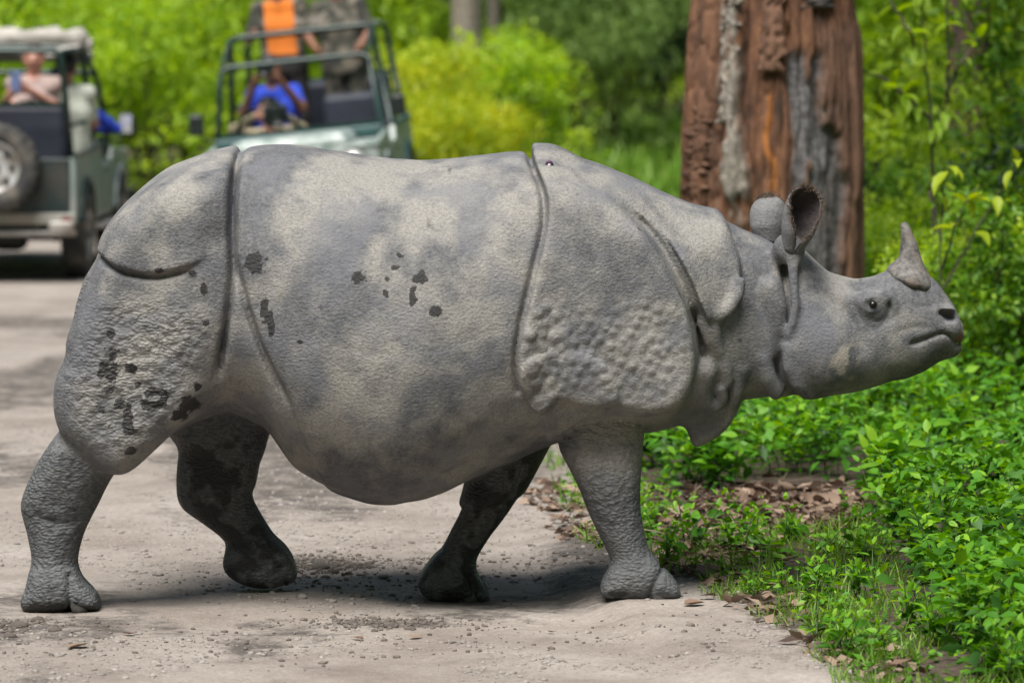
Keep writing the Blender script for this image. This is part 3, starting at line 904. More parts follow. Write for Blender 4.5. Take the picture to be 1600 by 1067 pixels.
keep = (px_ < edge_r(py_) + .1) & (fbm(pp * 1.6, 51, 3) + .35 * np.exp(-((px_ + .6) / .6) ** 2 - ((py_ - .9) / .9) ** 2) > .47)
pp = pp[keep]
sz = .0035 + .013 * rng.random(len(pp)) ** 4
sv, sf = scatter_solid(np.column_stack([pp, ground_z(pp[:, 0], pp[:, 1]) + .001]), sz, .5, seed=3)
gv = link('gravel', np_mesh('gravel', sv, sf, STONE, False))
tag(gv, 'fine pale gravel strewn over the dirt track', 'gravel', kind='stuff')
stone_me = []
for k in range(4):
    v, f = scatter_solid(np.zeros((1, 3)), np.array([1.0]), .55, IV2, IF2, 70 + k)
    v = v * (1 + .25 * (vnoise(v * 2.0 + 5, k) - .5))[:, None]
    stone_me.append(np_mesh('stone', v, f, STONE if k < 3 else DARKCLOD))
for k, (a, c, s_, kind) in enumerate([(472, 938, .022, 0), (425, 930, .012, 0), (600, 903, .022, 1), (615, 910, .013, 2), (520, 945, .016, 1), (240, 985, .011, 0), (705, 912, .016, 2), (640, 925, .014, 0), (560, 930, .018, 1), (540, 905, .016, 2),
                                    (470, 865, .020, 1), (520, 860, .018, 0), (580, 852, .016, 2), (250, 900, .016, 1), (230, 870, .018, 2), (760, 860, .018, 1), (800, 905, .014, 0), (210, 940, .012, 2), (650, 868, .015, 1), (330, 925, .012, 0)]):
    Y = GY(c); X = PX(a, c, Y)[0]
    o = link('stone', stone_me[kind], None, (X, Y, gz1(X, Y) + s_ * .18), (0, 0, k * 1.7))
    o.scale = (s_, s_, s_)
    tag(o, 'small pale stone lying on the dirt track', 'stone', 'stones on the track')
for k, (a, c, s_) in enumerate([(497, 886, .042), (520, 893, .030), (545, 896, .022), (508, 899, .020), (480, 900, .016), (610, 978, .030), (640, 982, .022), (585, 985, .016), (660, 972, .014), (520, 965, .013), (30, 985, .040), (60, 975, .034), (85, 992, .026), (15, 1000, .03), (550, 1015, .014)]):
    Y = GY(c); X = PX(a, c, Y)[0]
    o = link('earth_clod', stone_me[3], None, (X, Y, gz1(X, Y) + s_ * .1), (0, 0, k * 2.1))
    o.scale = (s_, s_, s_ * .8)
    tag(o, 'dark crumbly clod of earth on the dirt track', 'clod', 'clods on the track')

r_ = np.random.default_rng(17)
cl = np.vstack([r_.normal((cx, cy), (sx, sy), (k_, 2)) for cx, cy, sx, sy, k_ in ((-1.95, -.85, .20, .13, 500), (-.72, 1.2, .12, .15, 420), (-.45, -.65, .20, .09, 350), (-.6, .9, .35, .5, 350), (.3, 1.2, .25, .6, 350), (-1.5, -1.3, .5, .3, 150), (.1, -1.2, .6, .4, 150))])
cv, cf = scatter_solid(np.column_stack([cl, ground_z(cl[:, 0], cl[:, 1]) + .002]), .003 + .011 * r_.random(len(cl)) ** 3, .7, seed=8)
tag(link('loose_earth', np_mesh('loose_earth', cv, cf, DARKCLOD, False)), 'dark crumbled earth scattered over the dirt track', 'earth', kind='stuff')
# ================================================================== vegetation
def leaf_mat(name, dark, mid, bright, transl=.35, rough=.5):
    m, n, l, b = new_mat(name)
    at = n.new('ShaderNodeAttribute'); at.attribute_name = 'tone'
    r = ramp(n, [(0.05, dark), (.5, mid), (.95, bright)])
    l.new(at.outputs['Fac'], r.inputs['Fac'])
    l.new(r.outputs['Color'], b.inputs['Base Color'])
    b.inputs['Roughness'].default_value = rough
    b.inputs['Specular IOR Level'].default_value = .35
    t = n.new('ShaderNodeBsdfTranslucent')
    hs = node(n, 'ShaderNodeHueSaturation', Hue=.485, Saturation=1.1, Value=1.25)
    l.new(r.outputs['Color'], hs.inputs['Color'])
    l.new(hs.outputs[0], t.inputs['Color'])
    mx = node(n, 'ShaderNodeMixShader'); mx.inputs[0].default_value = transl
    l.new(b.outputs[0], mx.inputs[1]); l.new(t.outputs[0], mx.inputs[2])
    l.new(mx.outputs[0], n['Material Output'].inputs['Surface'])
    return m
HERB = leaf_mat('herb_leaf', (.022, .085, .008), (.085, .265, .014), (.25, .47, .030), .42)
SHRUB = leaf_mat('shrub_leaf', (.030, .090, .012), (.105, .245, .020), (.27, .44, .040), .48)
BRIGHT = leaf_mat('bright_leaf', (.170, .290, .022), (.350, .540, .050), (.53, .68, .085), .55)
YELLOW = leaf_mat('yellow_leaf', (.15, .24, .010), (.34, .44, .016), (.55, .56, .03), .45)
GREYG = leaf_mat('grey_green_leaf', (.16, .27, .070), (.31, .46, .140), (.45, .58, .22), .5)
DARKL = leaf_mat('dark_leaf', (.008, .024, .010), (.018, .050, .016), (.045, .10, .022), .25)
GRASSM = leaf_mat('grass_blade', (.05, .13, .012), (.135, .28, .028), (.30, .42, .08), .38)
DRY = leaf_mat('dry_leaf', (.055, .036, .026), (.150, .098, .068), (.29, .21, .155), .10, .7)
STEM = simple_mat('green_stem', (.055, .085, .025), .7, 0, .3, 20.)
TWIG = simple_mat('woody_twig', (.060, .045, .034), .85, 0, .35, 20.)

# leaf outline, root at 0, length 1 along +y, folded at the midrib
L8 = np.array([[0, 0, 0], [.20, .18, .05], [.27, .42, .055], [.16, .74, .02], [0, 1, -.14], [-.16, .74, .02], [-.27, .42, .055], [-.20, .18, .05], [0, .42, -.02], [0, .74, -.05]])
F8 = np.array([[0, 1, 2, 8], [8, 2, 3, 9], [9, 3, 4, 4], [0, 8, 6, 7], [8, 9, 5, 6], [9, 4, 5, 5]])
L4 = np.array([[0, 0, 0], [.26, .42, .05], [0, 1, -.12], [-.26, .42, .05], [0, .45, -.03]])
F4 = np.array([[0, 1, 4], [4, 1, 2], [0, 4, 3], [4, 2, 3]])
F8T = np.array([[0, 1, 2], [0, 2, 8], [8, 2, 3], [8, 3, 9], [9, 3, 4], [0, 8, 6], [0, 6, 7], [8, 9, 5], [8, 5, 6], [9, 4, 5]])
def norm(a): return a / np.maximum(np.linalg.norm(a, axis=-1, keepdims=True), 1e-9)
def leaves(pos, dirs, size, tone, V=L4, Fc=F4, width=1.0, r=rng, roll=.5):
    pos, dirs = np.asarray(pos, float), norm(np.asarray(dirs, float))
    N = len(pos)
    up = np.tile([0., 0., 1.], (N, 1)) + r.normal(0, roll, (N, 3))
    sd = norm(np.cross(dirs, up))
    nn = np.cross(sd, dirs)
    s = np.asarray(size)[:, None, None]
    v = pos[:, None] + s * (V[None, :, 0:1] * width * sd[:, None] + V[None, :, 1:2] * dirs[:, None] + V[None, :, 2:3] * nn[:, None])
    f = Fc[None] + (np.arange(N) * len(V))[:, None, None]
    return v.reshape(-1, 3), f.reshape(-1, 3), np.repeat(np.asarray(tone), len(V))
def leaf_mesh(name, parts, mat):
    off, vs_, fs_, ts_ = 0, [], [], []
    for v, f, t in parts:
        vs_.append(v); fs_.append(f + off); ts_.append(t); off += len(v)
    me = np_mesh(name, np.vstack(vs_), np.vstack(fs_), mat)
    fattr(me, 'tone', np.clip(np.concatenate(ts_), 0, 1))
    return me
def tubes(paths, seg=5):
    """paths: list of (points (n,3), radii (n)) -> one mesh's verts, faces"""
    V, Fq, off = [], [], 0
    for p, r in paths:
        p = np.asarray(p, float)
        t = norm(np.gradient(p, axis=0))
        ref = np.where(np.abs(t[:, 2:3]) > .9, [[1., 0, 0]], [[0., 0, 1.]])
        u = norm(np.cross(t, ref)); w = np.cross(t, u)
        a = np.linspace(0, 2 * np.pi, seg, endpoint=False)
        ring = p[:, None] + np.asarray(r)[:, None, None] * (u[:, None] * np.cos(a)[None, :, None] + w[:, None] * np.sin(a)[None, :, None])
        V.append(ring.reshape(-1, 3))
        i = np.arange(len(p) - 1)[:, None] * seg
        j = np.arange(seg)[None]
        q = np.stack([i + j, i + (j + 1) % seg, i + seg + (j + 1) % seg, i + seg + j], -1).reshape(-1, 4) + off
        Fq.append(q)
        off += len(p) * seg
    return np.vstack(V), np.vstack(Fq)
def copy_thing(root, loc, rz, sc, label=None, group=None, mats=None):
    r = root.copy(); C.objects.link(r)
    r.location, r.rotation_euler = loc, (0, 0, rz)
    r.scale = (sc, sc, sc) if not hasattr(sc, '__len__') else sc
    if label: r['label'] = label
    if group: r['group'] = group
    for ch in root.children:
        c = ch.copy(); C.objects.link(c); c.parent = r
        if mats and ch.name.split('.')[0] in mats:
            c.material_slots[0].link = 'OBJECT'
            c.material_slots[0].material = mats[ch.name.split('.')[0]]
    return r

# ------------------------------------------------------------------ leafy herbs
def make_herb(h, nst, leaf, spread, seed, tone=0.0):
    r = np.random.default_rng(seed)
    root = empty('leafy_herb')
    paths, P_, D_, S_, T_ = [], [], [], [], []
    for s in range(nst):
        a = r.uniform(0, 2 * np.pi); tilt = r.uniform(.05, .5) * spread
        hh = h * r.uniform(.55, 1.0)
        t = np.linspace(0, 1, 7)
        base = np.array([r.normal(0, .03), r.normal(0, .03), -.02])
        p = base + np.stack([np.cos(a) * tilt * hh * t ** 1.4, np.sin(a) * tilt * hh * t ** 1.4, hh * t * (1 - .15 * tilt * t)], 1)
        paths.append((p, np.linspace(.0035, .0015, 7)))
        nodes = max(4, int(hh / .042))
        for k in range(nodes):
            u = .18 + .82 * (k + 1) / nodes
            q = np.array([np.interp(u, t, p[:, i]) for i in range(3)])
            a0 = k * np.pi / 2 + a + r.normal(0, .25)
            for o in (0, np.pi):
                el = r.normal(.15, .35) if k < nodes - 1 else r.normal(.7, .25)
                d = np.array([np.cos(a0 + o) * np.cos(el), np.sin(a0 + o) * np.cos(el), np.sin(el)])
                P_.append(q + d * .012); D_.append(d)
                S_.append(leaf * r.uniform(.6, 1.15) * (1 - .45 * max(0, u - .6) / .4) * (.75 if u < .35 else 1))
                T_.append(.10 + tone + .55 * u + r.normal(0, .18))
    v, f = tubes(paths, 4)
    link('stem', np_mesh('herb_stem', v, f, STEM), root)
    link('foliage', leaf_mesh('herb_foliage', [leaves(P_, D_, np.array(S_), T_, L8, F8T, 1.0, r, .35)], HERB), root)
    return root
HERBS = [make_herb(.44, 5, .115, 1.0, 101, -.08), make_herb(.34, 6, .095, 1.3, 102, .12), make_herb(.54, 4, .130, .8, 103, 0), make_herb(.24, 6, .070, 1.5, 104, .05), make_herb(.16, 5, .055, 1.8, 105, .1), make_herb(.38, 7, .055, 1.1, 106, .18), make_herb(.48, 5, .085, 1.0, 107, -.15)]
used = set()
def put(protos, k, loc, rz, sc, label, cat, group, mats=None):
    root = protos[k]
    key = id(root)
    if key not in used:
        used.add(key)
        root.location, root.rotation_euler = loc, (0, 0, rz)
        root.scale = (sc, sc, sc) if not hasattr(sc, '__len__') else sc
        if mats:
            for ch in root.children:
                if ch.name.split('.')[0] in mats:
                    ch.material_slots[0].link = 'OBJECT'; ch.material_slots[0].material = mats[ch.name.split('.')[0]]
        o = root
    else:
        o = copy_thing(root, loc, rz, sc, None, None, mats)
    tag(o, label, cat, group)
    return o
def pix_of(X, Y, Z=0.0):
    """photograph pixel of a point (for choosing where on the ground things grow)"""
    dy, dz = Y - CAM.y, Z - CAM.z
    dep = dy * _ct - dz * _st
    up = dy * _st + dz * _ct
    return 800 + FPX * X / dep, 533.5 - FPX * up / dep
def inside(poly, x, y):
    ins = np.zeros(np.shape(x), bool)
    for i in range(len(poly)):
        (ax, ay), (bx, by) = poly[i], poly[(i + 1) % len(poly)]
        c = (ay > y) != (by > y)
        ins ^= c & (x < ax + (y - ay) / ((by - ay) or 1e-9) * (bx - ax))
    return ins
def gpoly(pix): return [(PX(a, c, GY(c))[0], GY(c)) for a, c in pix]
TALL = gpoly([(905, 640), (890, 690), (1000, 762), (1120, 785), (1180, 772), (1340, 782), (1385, 850), (1410, 920), (1450, 1000), (1500, 1090), (1900, 1090), (1900, 560), (1000, 552), (930, 570)])
LOW = gpoly([(860, 700), (880, 800), (960, 880), (1110, 920), (1240, 985), (1350, 1090), (1900, 1110), (1900, 1000), (1560, 960), (1470, 900), (1400, 840), (1340, 850), (1240, 860), (1120, 840), (1000, 760), (890, 690)])
LITTER = gpoly([(1030, 805), (1160, 785), (1340, 790), (1370, 830), (1330, 862), (1200, 862), (1080, 850), (1030, 830)])
def spots(poly, dmin, nmax, seed, tries=9000):
    r = np.random.default_rng(seed)
    P_ = np.array(poly)
    out = []
    for _ in range(tries):
        p = r.uniform(P_.min(0), P_.max(0))
        if not inside(poly, p[0], p[1]): continue
        if out and np.min(np.hypot(*(np.array(out) - p).T)) < dmin: continue
        out.append(p)
        if len(out) >= nmax: break
    return np.array(out)
r_ = np.random.default_rng(5)
for p in spots(TALL, .20, 245, 61):
    k = int(r_.choice([0, 1, 2, 5, 6])) if p[1] > 1.2 else int(r_.choice([1, 3, 5, 3]))
    put(HERBS, k, (p[0], p[1], gz1(*p)), r_.uniform(0, 6.28), r_.uniform(.8, 1.2), {0: 'broad leaved dark green herb in the dense undergrowth beside the track', 2: 'tall herb with the largest leaves of the undergrowth beside the track', 5: 'bushy pale green herb with tiny leaves in the undergrowth', 6: 'tall dark green herb with narrow leaves in the undergrowth'}.get(k, 'light green spreading herb in the dense undergrowth beside the track'), 'herb', 'herbs in the undergrowth')
for p in spots(LOW, .15, 66, 62):
    far = inside(LITTER, p[0], p[1])
    k = int(r_.choice([3, 4, 4]))
    put(HERBS, k, (p[0], p[1], gz1(*p)), r_.uniform(0, 6.28), r_.uniform(.7, 1.25), 'small low green herb at the grassy edge of the track', 'herb', 'small herbs along the track edge')
# uncountable leafy ground cover between the herbs
r_ = np.random.default_rng(9)
def cover(poly, N, hmax, smin_, smax_, tone0, seed):
    r = np.random.default_rng(seed)
    P_ = np.array(poly)
    p = r.uniform(P_.min(0), P_.max(0), (N * 3, 2))
    p = p[inside(poly, p[:, 0], p[:, 1])][:N]
    den = fbm(p * 2.2, seed, 3)
    p = p[den > .40]
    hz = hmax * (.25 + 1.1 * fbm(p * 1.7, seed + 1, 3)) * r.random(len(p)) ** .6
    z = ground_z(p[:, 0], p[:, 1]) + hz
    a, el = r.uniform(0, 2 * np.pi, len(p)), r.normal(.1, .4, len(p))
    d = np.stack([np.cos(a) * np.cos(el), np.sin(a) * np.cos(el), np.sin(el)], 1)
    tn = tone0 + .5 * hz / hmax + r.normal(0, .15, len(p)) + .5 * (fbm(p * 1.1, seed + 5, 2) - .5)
    return leaves(np.column_stack([p, z]), d, r.uniform(smin_, smax_, len(p)), tn, L4, F4, 1.0, r, .5)
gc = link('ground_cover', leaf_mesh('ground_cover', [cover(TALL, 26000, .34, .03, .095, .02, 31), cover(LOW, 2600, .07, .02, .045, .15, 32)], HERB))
tag(gc, 'dense low green ground cover under the herbs beside the track', 'ground cover', kind='stuff')
# grass
BL = np.array([[-.5, 0, 0], [.5, 0, 0], [.38, .5, .02], [-.38, .5, .02], [0, 1, -.10]])
BF = np.array([[0, 1, 2], [0, 2, 3], [3, 2, 4]])
def grass(P_, h, seed, wd=.018, lean=.45):
    r = np.random.default_rng(seed)
    N = len(P_)
    a = r.uniform(0, 2 * np.pi, N)
    ln = np.abs(r.normal(0, lean, N)) + .08
    d = np.stack([np.cos(a) * ln, np.sin(a) * ln, np.ones(N)], 1)
    z = ground_z(P_[:, 0], P_[:, 1]) - .005
    v, f, t = leaves(np.column_stack([P_, z]), d, h * r.uniform(.45, 1.1, N), r.normal(.5, .2, N), BL * np.array([wd / .18, 1, 1.]), BF, 1.0, r, 1.0)
    return v, f, t
def sample_in(poly, N, seed, thr=.46, fr=2.5):
    r = np.random.default_rng(seed)
    P_ = np.array(poly)
    p = r.uniform(P_.min(0), P_.max(0), (N * 4, 2))
    p = p[inside(poly, p[:, 0], p[:, 1])]
    return p[fbm(p * fr, seed, 3) > thr][:N]
GR1 = gpoly([(1120, 850), (1240, 840), (1400, 850), (1500, 910), (1900, 990), (1900, 1110), (1380, 1110), (1260, 1000), (1160, 930), (1110, 890)])
GR2 = gpoly([(840, 700), (900, 860), (1010, 905), (1100, 930), (1060, 860), (990, 790), (890, 720)])
STRIP = gpoly([(1030, 905), (1090, 945), (1200, 990), (1290, 1060), (1310, 1100), (1460, 1100), (1330, 985), (1200, 915), (1110, 870), (1040, 870)])
gs = link('verge_grass', leaf_mesh('verge_grass', [grass(sample_in(STRIP, 2400, 79, .46, 6.), .07, 80, .012, .9), grass(sample_in(GR1, 4200, 71, .50, 4.5), .115, 72, .011, .75), grass(sample_in(GR2, 500, 73, .5), .10, 74)], GRASSM))
tag(gs, 'bright green grass growing along the edge of the track', 'grass', kind='stuff')
far_p = np.random.default_rng(75).uniform((-3, 22), (7, 46), (26000, 2))
far_p = far_p[(np.hypot((far_p[:, 0] - 1.6) / 1.1, (far_p[:, 1] - 36) / 2.2) > 1) & (far_p[:, 0] > edge_r(far_p[:, 1]) + .2) & (np.abs(far_p[:, 0]) < .13 * (far_p[:, 1] + 20) + .6)]
far_l = np.random.default_rng(78).uniform((-9, 10), (-3.5, 40), (14000, 2))
far_l = far_l[far_l[:, 0] < edge_l(far_l[:, 1]) - .1]
mg = link('meadow_grass', leaf_mesh('meadow_grass', [grass(far_p, .42, 76, .03), grass(far_l, .38, 77, .03)], GRASSM))
tag(mg, 'tall bright green grass of the clearing behind the rhinoceros', 'grass', kind='stuff')

# fallen leaves
r_ = np.random.default_rng(12)
LC = L8 * np.array([1.15, 1, 1]) + np.array([0, 0, 0])
def dry_leaf(seed):
    r = np.random.default_rng(seed)
    v = LC.copy()
    v[:, 2] += .55 * (v[:, 1] - .5) ** 2 * r.uniform(.2, 1.2) + np.abs(v[:, 0]) * r.uniform(-.2, .9)
    v[:, 1] -= .5
    me = np_mesh('dry_leaf', v, F8T, DRY)
    fattr(me, 'tone', np.full(len(v), r.uniform(.1, .95)))
    return me
DLM = [dry_leaf(200 + k) for k in range(7)]
LIT2 = gpoly([(800, 760), (900, 740), (1030, 780), (1160, 755), (1340, 775), (1380, 830), (1300, 870), (1180, 930), (1100, 925), (980, 880), (880, 850)])
for k, p in enumerate(spots(LITTER, .050, 110, 63)):
    s_ = r_.uniform(.045, .095)
    o = link('dry_leaf', DLM[k % 7], None, (p[0], p[1], gz1(*p) + .012 + .02 * r_.random()), (r_.normal(0, .55), r_.normal(0, .55), r_.uniform(0, 6.28)))
    o.scale = (s_ * r_.uniform(.7, 1.2), s_, s_ * 1.6)
    tag(o, 'curled brown dead leaf in the leaf litter beside the track', 'leaf', 'dead leaves in the litter')
for k, (a, c, s_) in enumerate([(1040, 926, .10), (200, 997, .05), (120, 1018, .11), (985, 945, .05), (1085, 965, .09), (1120, 930, .08), (1190, 975, .06), (340, 918, .04), (560, 997, .05), (650, 995, .06), (860, 990, .04)]):
    Y = GY(c); X = PX(a, c, Y)[0]
    o = link('dry_leaf', DLM[k % 7], None, (X, Y, gz1(X, Y) + .008), (.1, .1, k * 1.3))
    o.scale = (s_, s_, s_ * .6)
    tag(o, 'single dry brown leaf lying on the bare dirt track', 'leaf', 'dry leaves on the track')
p = np.vstack([sample_in(LIT2, 1500, 81, .40, 3.), sample_in(LITTER, 1400, 82, .2), sample_in(STRIP, 420, 85, .45, 5.)])
a = r_.uniform(0, 2 * np.pi, len(p)); el = r_.normal(0, .3, len(p))
lv = leaves(np.column_stack([p, ground_z(p[:, 0], p[:, 1]) + .006 + .02 * r_.random(len(p))]), np.stack([np.cos(a), np.sin(a), np.sin(el)], 1), r_.uniform(.025, .09, len(p)), r_.random(len(p)), L4, F4, 1.1, r_, .6)
ll = link('leaf_litter', leaf_mesh('leaf_litter', [lv], DRY))
tag(ll, 'brown leaf litter covering the soil beside the track', 'leaf litter', kind='stuff')

r_ = np.random.default_rng(33)
p = np.vstack([sample_in(LIT2, 170, 83, .3), sample_in(LITTER, 60, 84, .2)])
tw = []
for q in p:
    a, ln = r_.uniform(0, 6.28), r_.uniform(.04, .22)
    t = np.linspace(-.5, .5, 4)[:, None]
    b_ = np.array([q[0], q[1], gz1(*q) + .008 + .02 * r_.random()])
    tw.append((b_ + t * ln * np.array([math.cos(a), math.sin(a), r_.normal(0, .15)]) + r_.normal(0, .004, (4, 3)), np.full(4, r_.uniform(.0012, .004))))
v, f = tubes(tw, 4)
tag(link('fallen_twigs', np_mesh('fallen_twigs', v, f, simple_mat('dry_twig', (.17, .125, .095), .9, 0, .4, 9.))), 'thin dry twigs scattered through the leaf litter', 'twigs', kind='stuff')
# ------------------------------------------------------------------ shrubs
def make_shrub(h, w, nleaf, leaf, seed, droop=.0, clumps=26, name='leafy_shrub', mat=SHRUB):
    r = np.random.default_rng(seed)
    root = empty(name)
    paths, tips = [], []
    for s in range(7):
        a = r.uniform(0, 2 * np.pi); sp = r.uniform(.15, .9) * w * .5
        t = np.linspace(0, 1, 8)
        hh = h * r.uniform(.6, .95)
        p = np.stack([np.cos(a) * sp * t ** 1.3 + r.normal(0, .015, 8) * h, np.sin(a) * sp * t ** 1.3 + r.normal(0, .015, 8) * h, hh * t - .03], 1)
        paths.append((p, np.linspace(.018, .006, 8) * h / 2))
        tips += [p[4], p[6], p[7]]
        for q in range(3):
            i = int(r.integers(2, 7)); a2 = r.uniform(0, 6.28)
            e = p[i] + np.array([np.cos(a2), np.sin(a2), .6]) * w * r.uniform(.15, .3)
            paths.append((np.linspace(p[i], e, 4), np.linspace(.008, .003, 4) * h / 2))
            tips.append(e)
    v, f = tubes(paths, 5)
    link('branches', np_mesh('shrub_branches', v, f, TWIG), root)
    cs = []
    for k in range(clumps):
        z = r.uniform(.04, 1) ** .8
        rad = w * .5 * math.sqrt(max(.05, 1 - (abs(z - .42) / .62) ** 2))
        a = r.uniform(0, 6.28); q = rad * math.sqrt(r.uniform(.15, 1))
        cs.append((math.cos(a) * q, math.sin(a) * q, z * h))
    cs = np.vstack([np.array(cs), np.array(tips)])
    cr = w * r.uniform(.09, .21, len(cs))
    ct = r.normal(.5, .17, len(cs))
    k = r.integers(0, len(cs), nleaf)
    off = norm(r.normal(0, 1, (nleaf, 3))) * (r.random((nleaf, 1)) ** .45)
    P_ = cs[k] + off * cr[k][:, None] * np.array([1, 1, .8])
    P_[:, 2] = np.maximum(P_[:, 2], .02)
    D_ = off * .8 + r.normal(0, .5, (nleaf, 3)) + np.array([0, 0, .15 - droop])
    T_ = ct[k] + r.normal(0, .16, nleaf)
    link('foliage', leaf_mesh('shrub_foliage', [leaves(P_, D_, leaf * r.uniform(.6, 1.2, nleaf), T_, L4, F4, 1.0, r, .6)], mat), root)
    return root
SHR = [make_shrub(1.5, 1.5, 4200, .075, 301), make_shrub(1.9, 1.5, 4200, .085, 302, .3), make_shrub(1.2, 1.4, 3600, .065, 303), make_shrub(2.2, 1.8, 5200, .075, 304, .1, 34)]
r_ = np.random.default_rng(14)
def at_px(a, Y):
    X = PX(a, 500, Y)[0]
    return (X, Y, gz1(X, Y) - .02)
# thicket behind the undergrowth on the right, lower and nearer first
for k, (a, Y, s_, kk) in enumerate([(1400, 11.0, .62, 2), (1470, 10.4, .62, 0), (1540, 10.8, .60, 1), (1620, 11.0, .85, 0), (1375, 12.6, .56, 0), (1440, 12.8, .56, 1), (1520, 12.6, .52, 3), (1605, 12.4, .85, 1), (1700, 11.6, 1.1, 3),
                                   (1390, 8.2, .46, 2), (1450, 7.6, .42, 3), (1515, 8.0, .55, 2), (1580, 7.4, .60, 1), (1650, 7.8, .62, 0), (1372, 15.0, .8, 2), (1440, 15.6, .80, 0), (1610, 15.0, 1.25, 3), (1700, 14.4, 1.2, 1)]):
    put(SHR, kk, at_px(a, Y), r_.uniform(0, 6.28), s_, 'dark green shrub among brighter ones in the thicket by the trunk' if k in (3, 6, 14) else 'light yellow green shrub in the thicket beside the big tree trunk' if k % 3 == 1 else 'mid green dense shrub in the thicket beside the big tree trunk', 'shrub', 'shrubs beside the tree trunk', {'foliage': DARKL if k in (3, 6, 14) else [SHRUB, BRIGHT, SHRUB][k % 3]})
BIG = [make_shrub(3.4, 3.0, 7000, .13, 311, .1, 46), make_shrub(2.6, 2.6, 6000, .12, 312, .0, 40), make_shrub(4.2, 3.2, 8000, .12, 313, .5, 50), make_shrub(1.6, 2.0, 4200, .10, 314, 0, 30)]
BL_ = ['bright green bush behind the canvas roof of the jeep with spare wheel', 'bright green bush in the gap between the two jeeps', 'bright green bush right behind the people standing in the jeep', 'bright green bush beyond the brown trunk half hidden in the thicket']
for k, (a, Y, s_, kk, m_) in enumerate([(-40, 30, 1.0, 1, 0), (60, 33, 1.0, 0, 0), (150, 34, .95, 1, 0), (235, 31, .85, 1, 0), (300, 35, 1.0, 0, 0), (380, 37, 1.0, 2, 0), (470, 36, 1.0, 1, 0), (560, 38, 1.1, 0, 0), (-140, 34, 1.1, 2, 0), (-240, 32, 1.0, 0, 0),
                                       (40, 42, 1.2, 2, 1), (200, 43, 1.2, 0, 1), (330, 44, 1.2, 2, 1), (470, 45, 1.2, 0, 1), (600, 44, 1.1, 2, 1), (690, 46, 1.2, 0, 1), (1010, 50, 1.3, 0, 1), (1100, 48, 1.2, 2, 1), (1200, 46, 1.2, 0, 1), (1340, 40, 1.1, 2, 1),
                                       (1400, 34, 1.0, 0, 0), (1490, 36, 1.1, 1, 0), (1580, 34, 1.1, 2, 0), (1680, 34, 1.2, 0, 0)]):
    put(BIG, kk, at_px(a, Y), r_.uniform(0, 6.28), s_, BL_[3 if a > 1300 else 2 if a > 350 else 1 if a > 140 else 0] if m_ == 0 else 'mid green bush at the back of the blurred thicket', 'bush', 'front bushes of the thicket' if m_ == 0 else 'back bushes of the thicket', {'foliage': BRIGHT})
for k, (a, Y, s_) in enumerate([(655, 25.5, .62), (700, 26.5, .66), (748, 27.5, .62), (640, 28.5, .85)]):
    put(BIG, 3, at_px(a, Y), r_.uniform(0, 6.28), (s_ * .9, s_ * .9, s_ * 1.05), ['yellow green bush touching the side of the jeep facing the camera', 'yellow green bush between the jeep and the grassy clearing', 'outermost yellow green bush at the edge of the grassy clearing', 'taller yellow green bush standing behind the lower yellow bushes'][k], 'bush', 'yellow bushes beside the jeep', {'foliage': YELLOW})
for k, (a, Y, s_) in enumerate([(800, 38, .9), (850, 36.5, .95), (905, 37, 1.0), (955, 38.5, .95), (880, 40, 1.1)]):
    put(BIG, 2, at_px(a, Y), r_.uniform(0, 6.28), (s_ * .75, s_ * .75, s_), 'grey green drooping bush standing behind the grassy clearing', 'bush', 'drooping bushes behind the clearing', {'foliage': GREYG})
put(BIG, 3, at_px(745, 31.5), .4, (1.0, 1.0, .95), 'rounded green bush in front of the two far pale trunks', 'bush', None, {'foliage': BRIGHT})
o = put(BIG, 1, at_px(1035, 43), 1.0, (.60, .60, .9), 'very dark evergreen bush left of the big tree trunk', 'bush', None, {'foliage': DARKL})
o = put(BIG, 0, at_px(985, 52), 2.0, (1.1, 1.1, 1.2), 'bright green bush behind the very dark evergreen bush', 'bush', None, {'foliage': BRIGHT})

# unseen wood round the place, added to block low sky light on the flank
r = np.random.default_rng(191)
N = 42000
an = r.uniform(0, 2 * np.pi, N)
rad = r.uniform(30, 42, N)
P_ = np.stack([rad * np.sin(an), rad * np.cos(an), r.random(N) ** .8 * 17.0], 1)
P_[:, 1] += 4
keep = (P_[:, 1] < 30) & (np.abs(P_[:, 0]) > .15 * (P_[:, 1] + 20) + 3) | (P_[:, 1] < -26)
P_ = P_[keep]
k = fbm(P_ * np.array([.25, .25, .3]), 192, 3)
P_ = P_[k > .36]; k = k[k > .36]
sw = link('sky_block_wood', leaf_mesh('sky_block_wood', [leaves(P_, r.normal(0, 1, (len(P_), 3)), r.uniform(.7, 1.5, len(P_)), (k - .4) * 2 + r.normal(.25, .15, len(P_)), L4, F4, 1.3, r, .8)], SHRUB))
tag(sw, 'tall green wood out of view, added to block low sky light', 'wood', kind='stuff')
# far wood closing the view
r = np.random.default_rng(91)
N = 60000
a = r.uniform(-1.0, 1.0, N)
Yd = r.uniform(58, 74, N)
P_ = np.stack([a * (.30 * (Yd + 20)), Yd, r.random(N) ** .8 * 9.0], 1)
k = fbm(P_ * np.array([.35, .2, .4]), 92, 3)
P_ = P_[k > .42]; k = k[k > .42]
wood = link('distant_wood', leaf_mesh('distant_wood', [leaves(P_, r.normal(0, 1, (len(P_), 3)) + np.array([0, 0, -.2]), r.uniform(.25, .5, len(P_)), (k - .42) * 2.2 + r.normal(.2, .15, len(P_)), L4, F4, 1.2, r, .8)], BRIGHT))
tag(wood, 'far green wood closing the view behind the bushes', 'wood', kind='stuff')

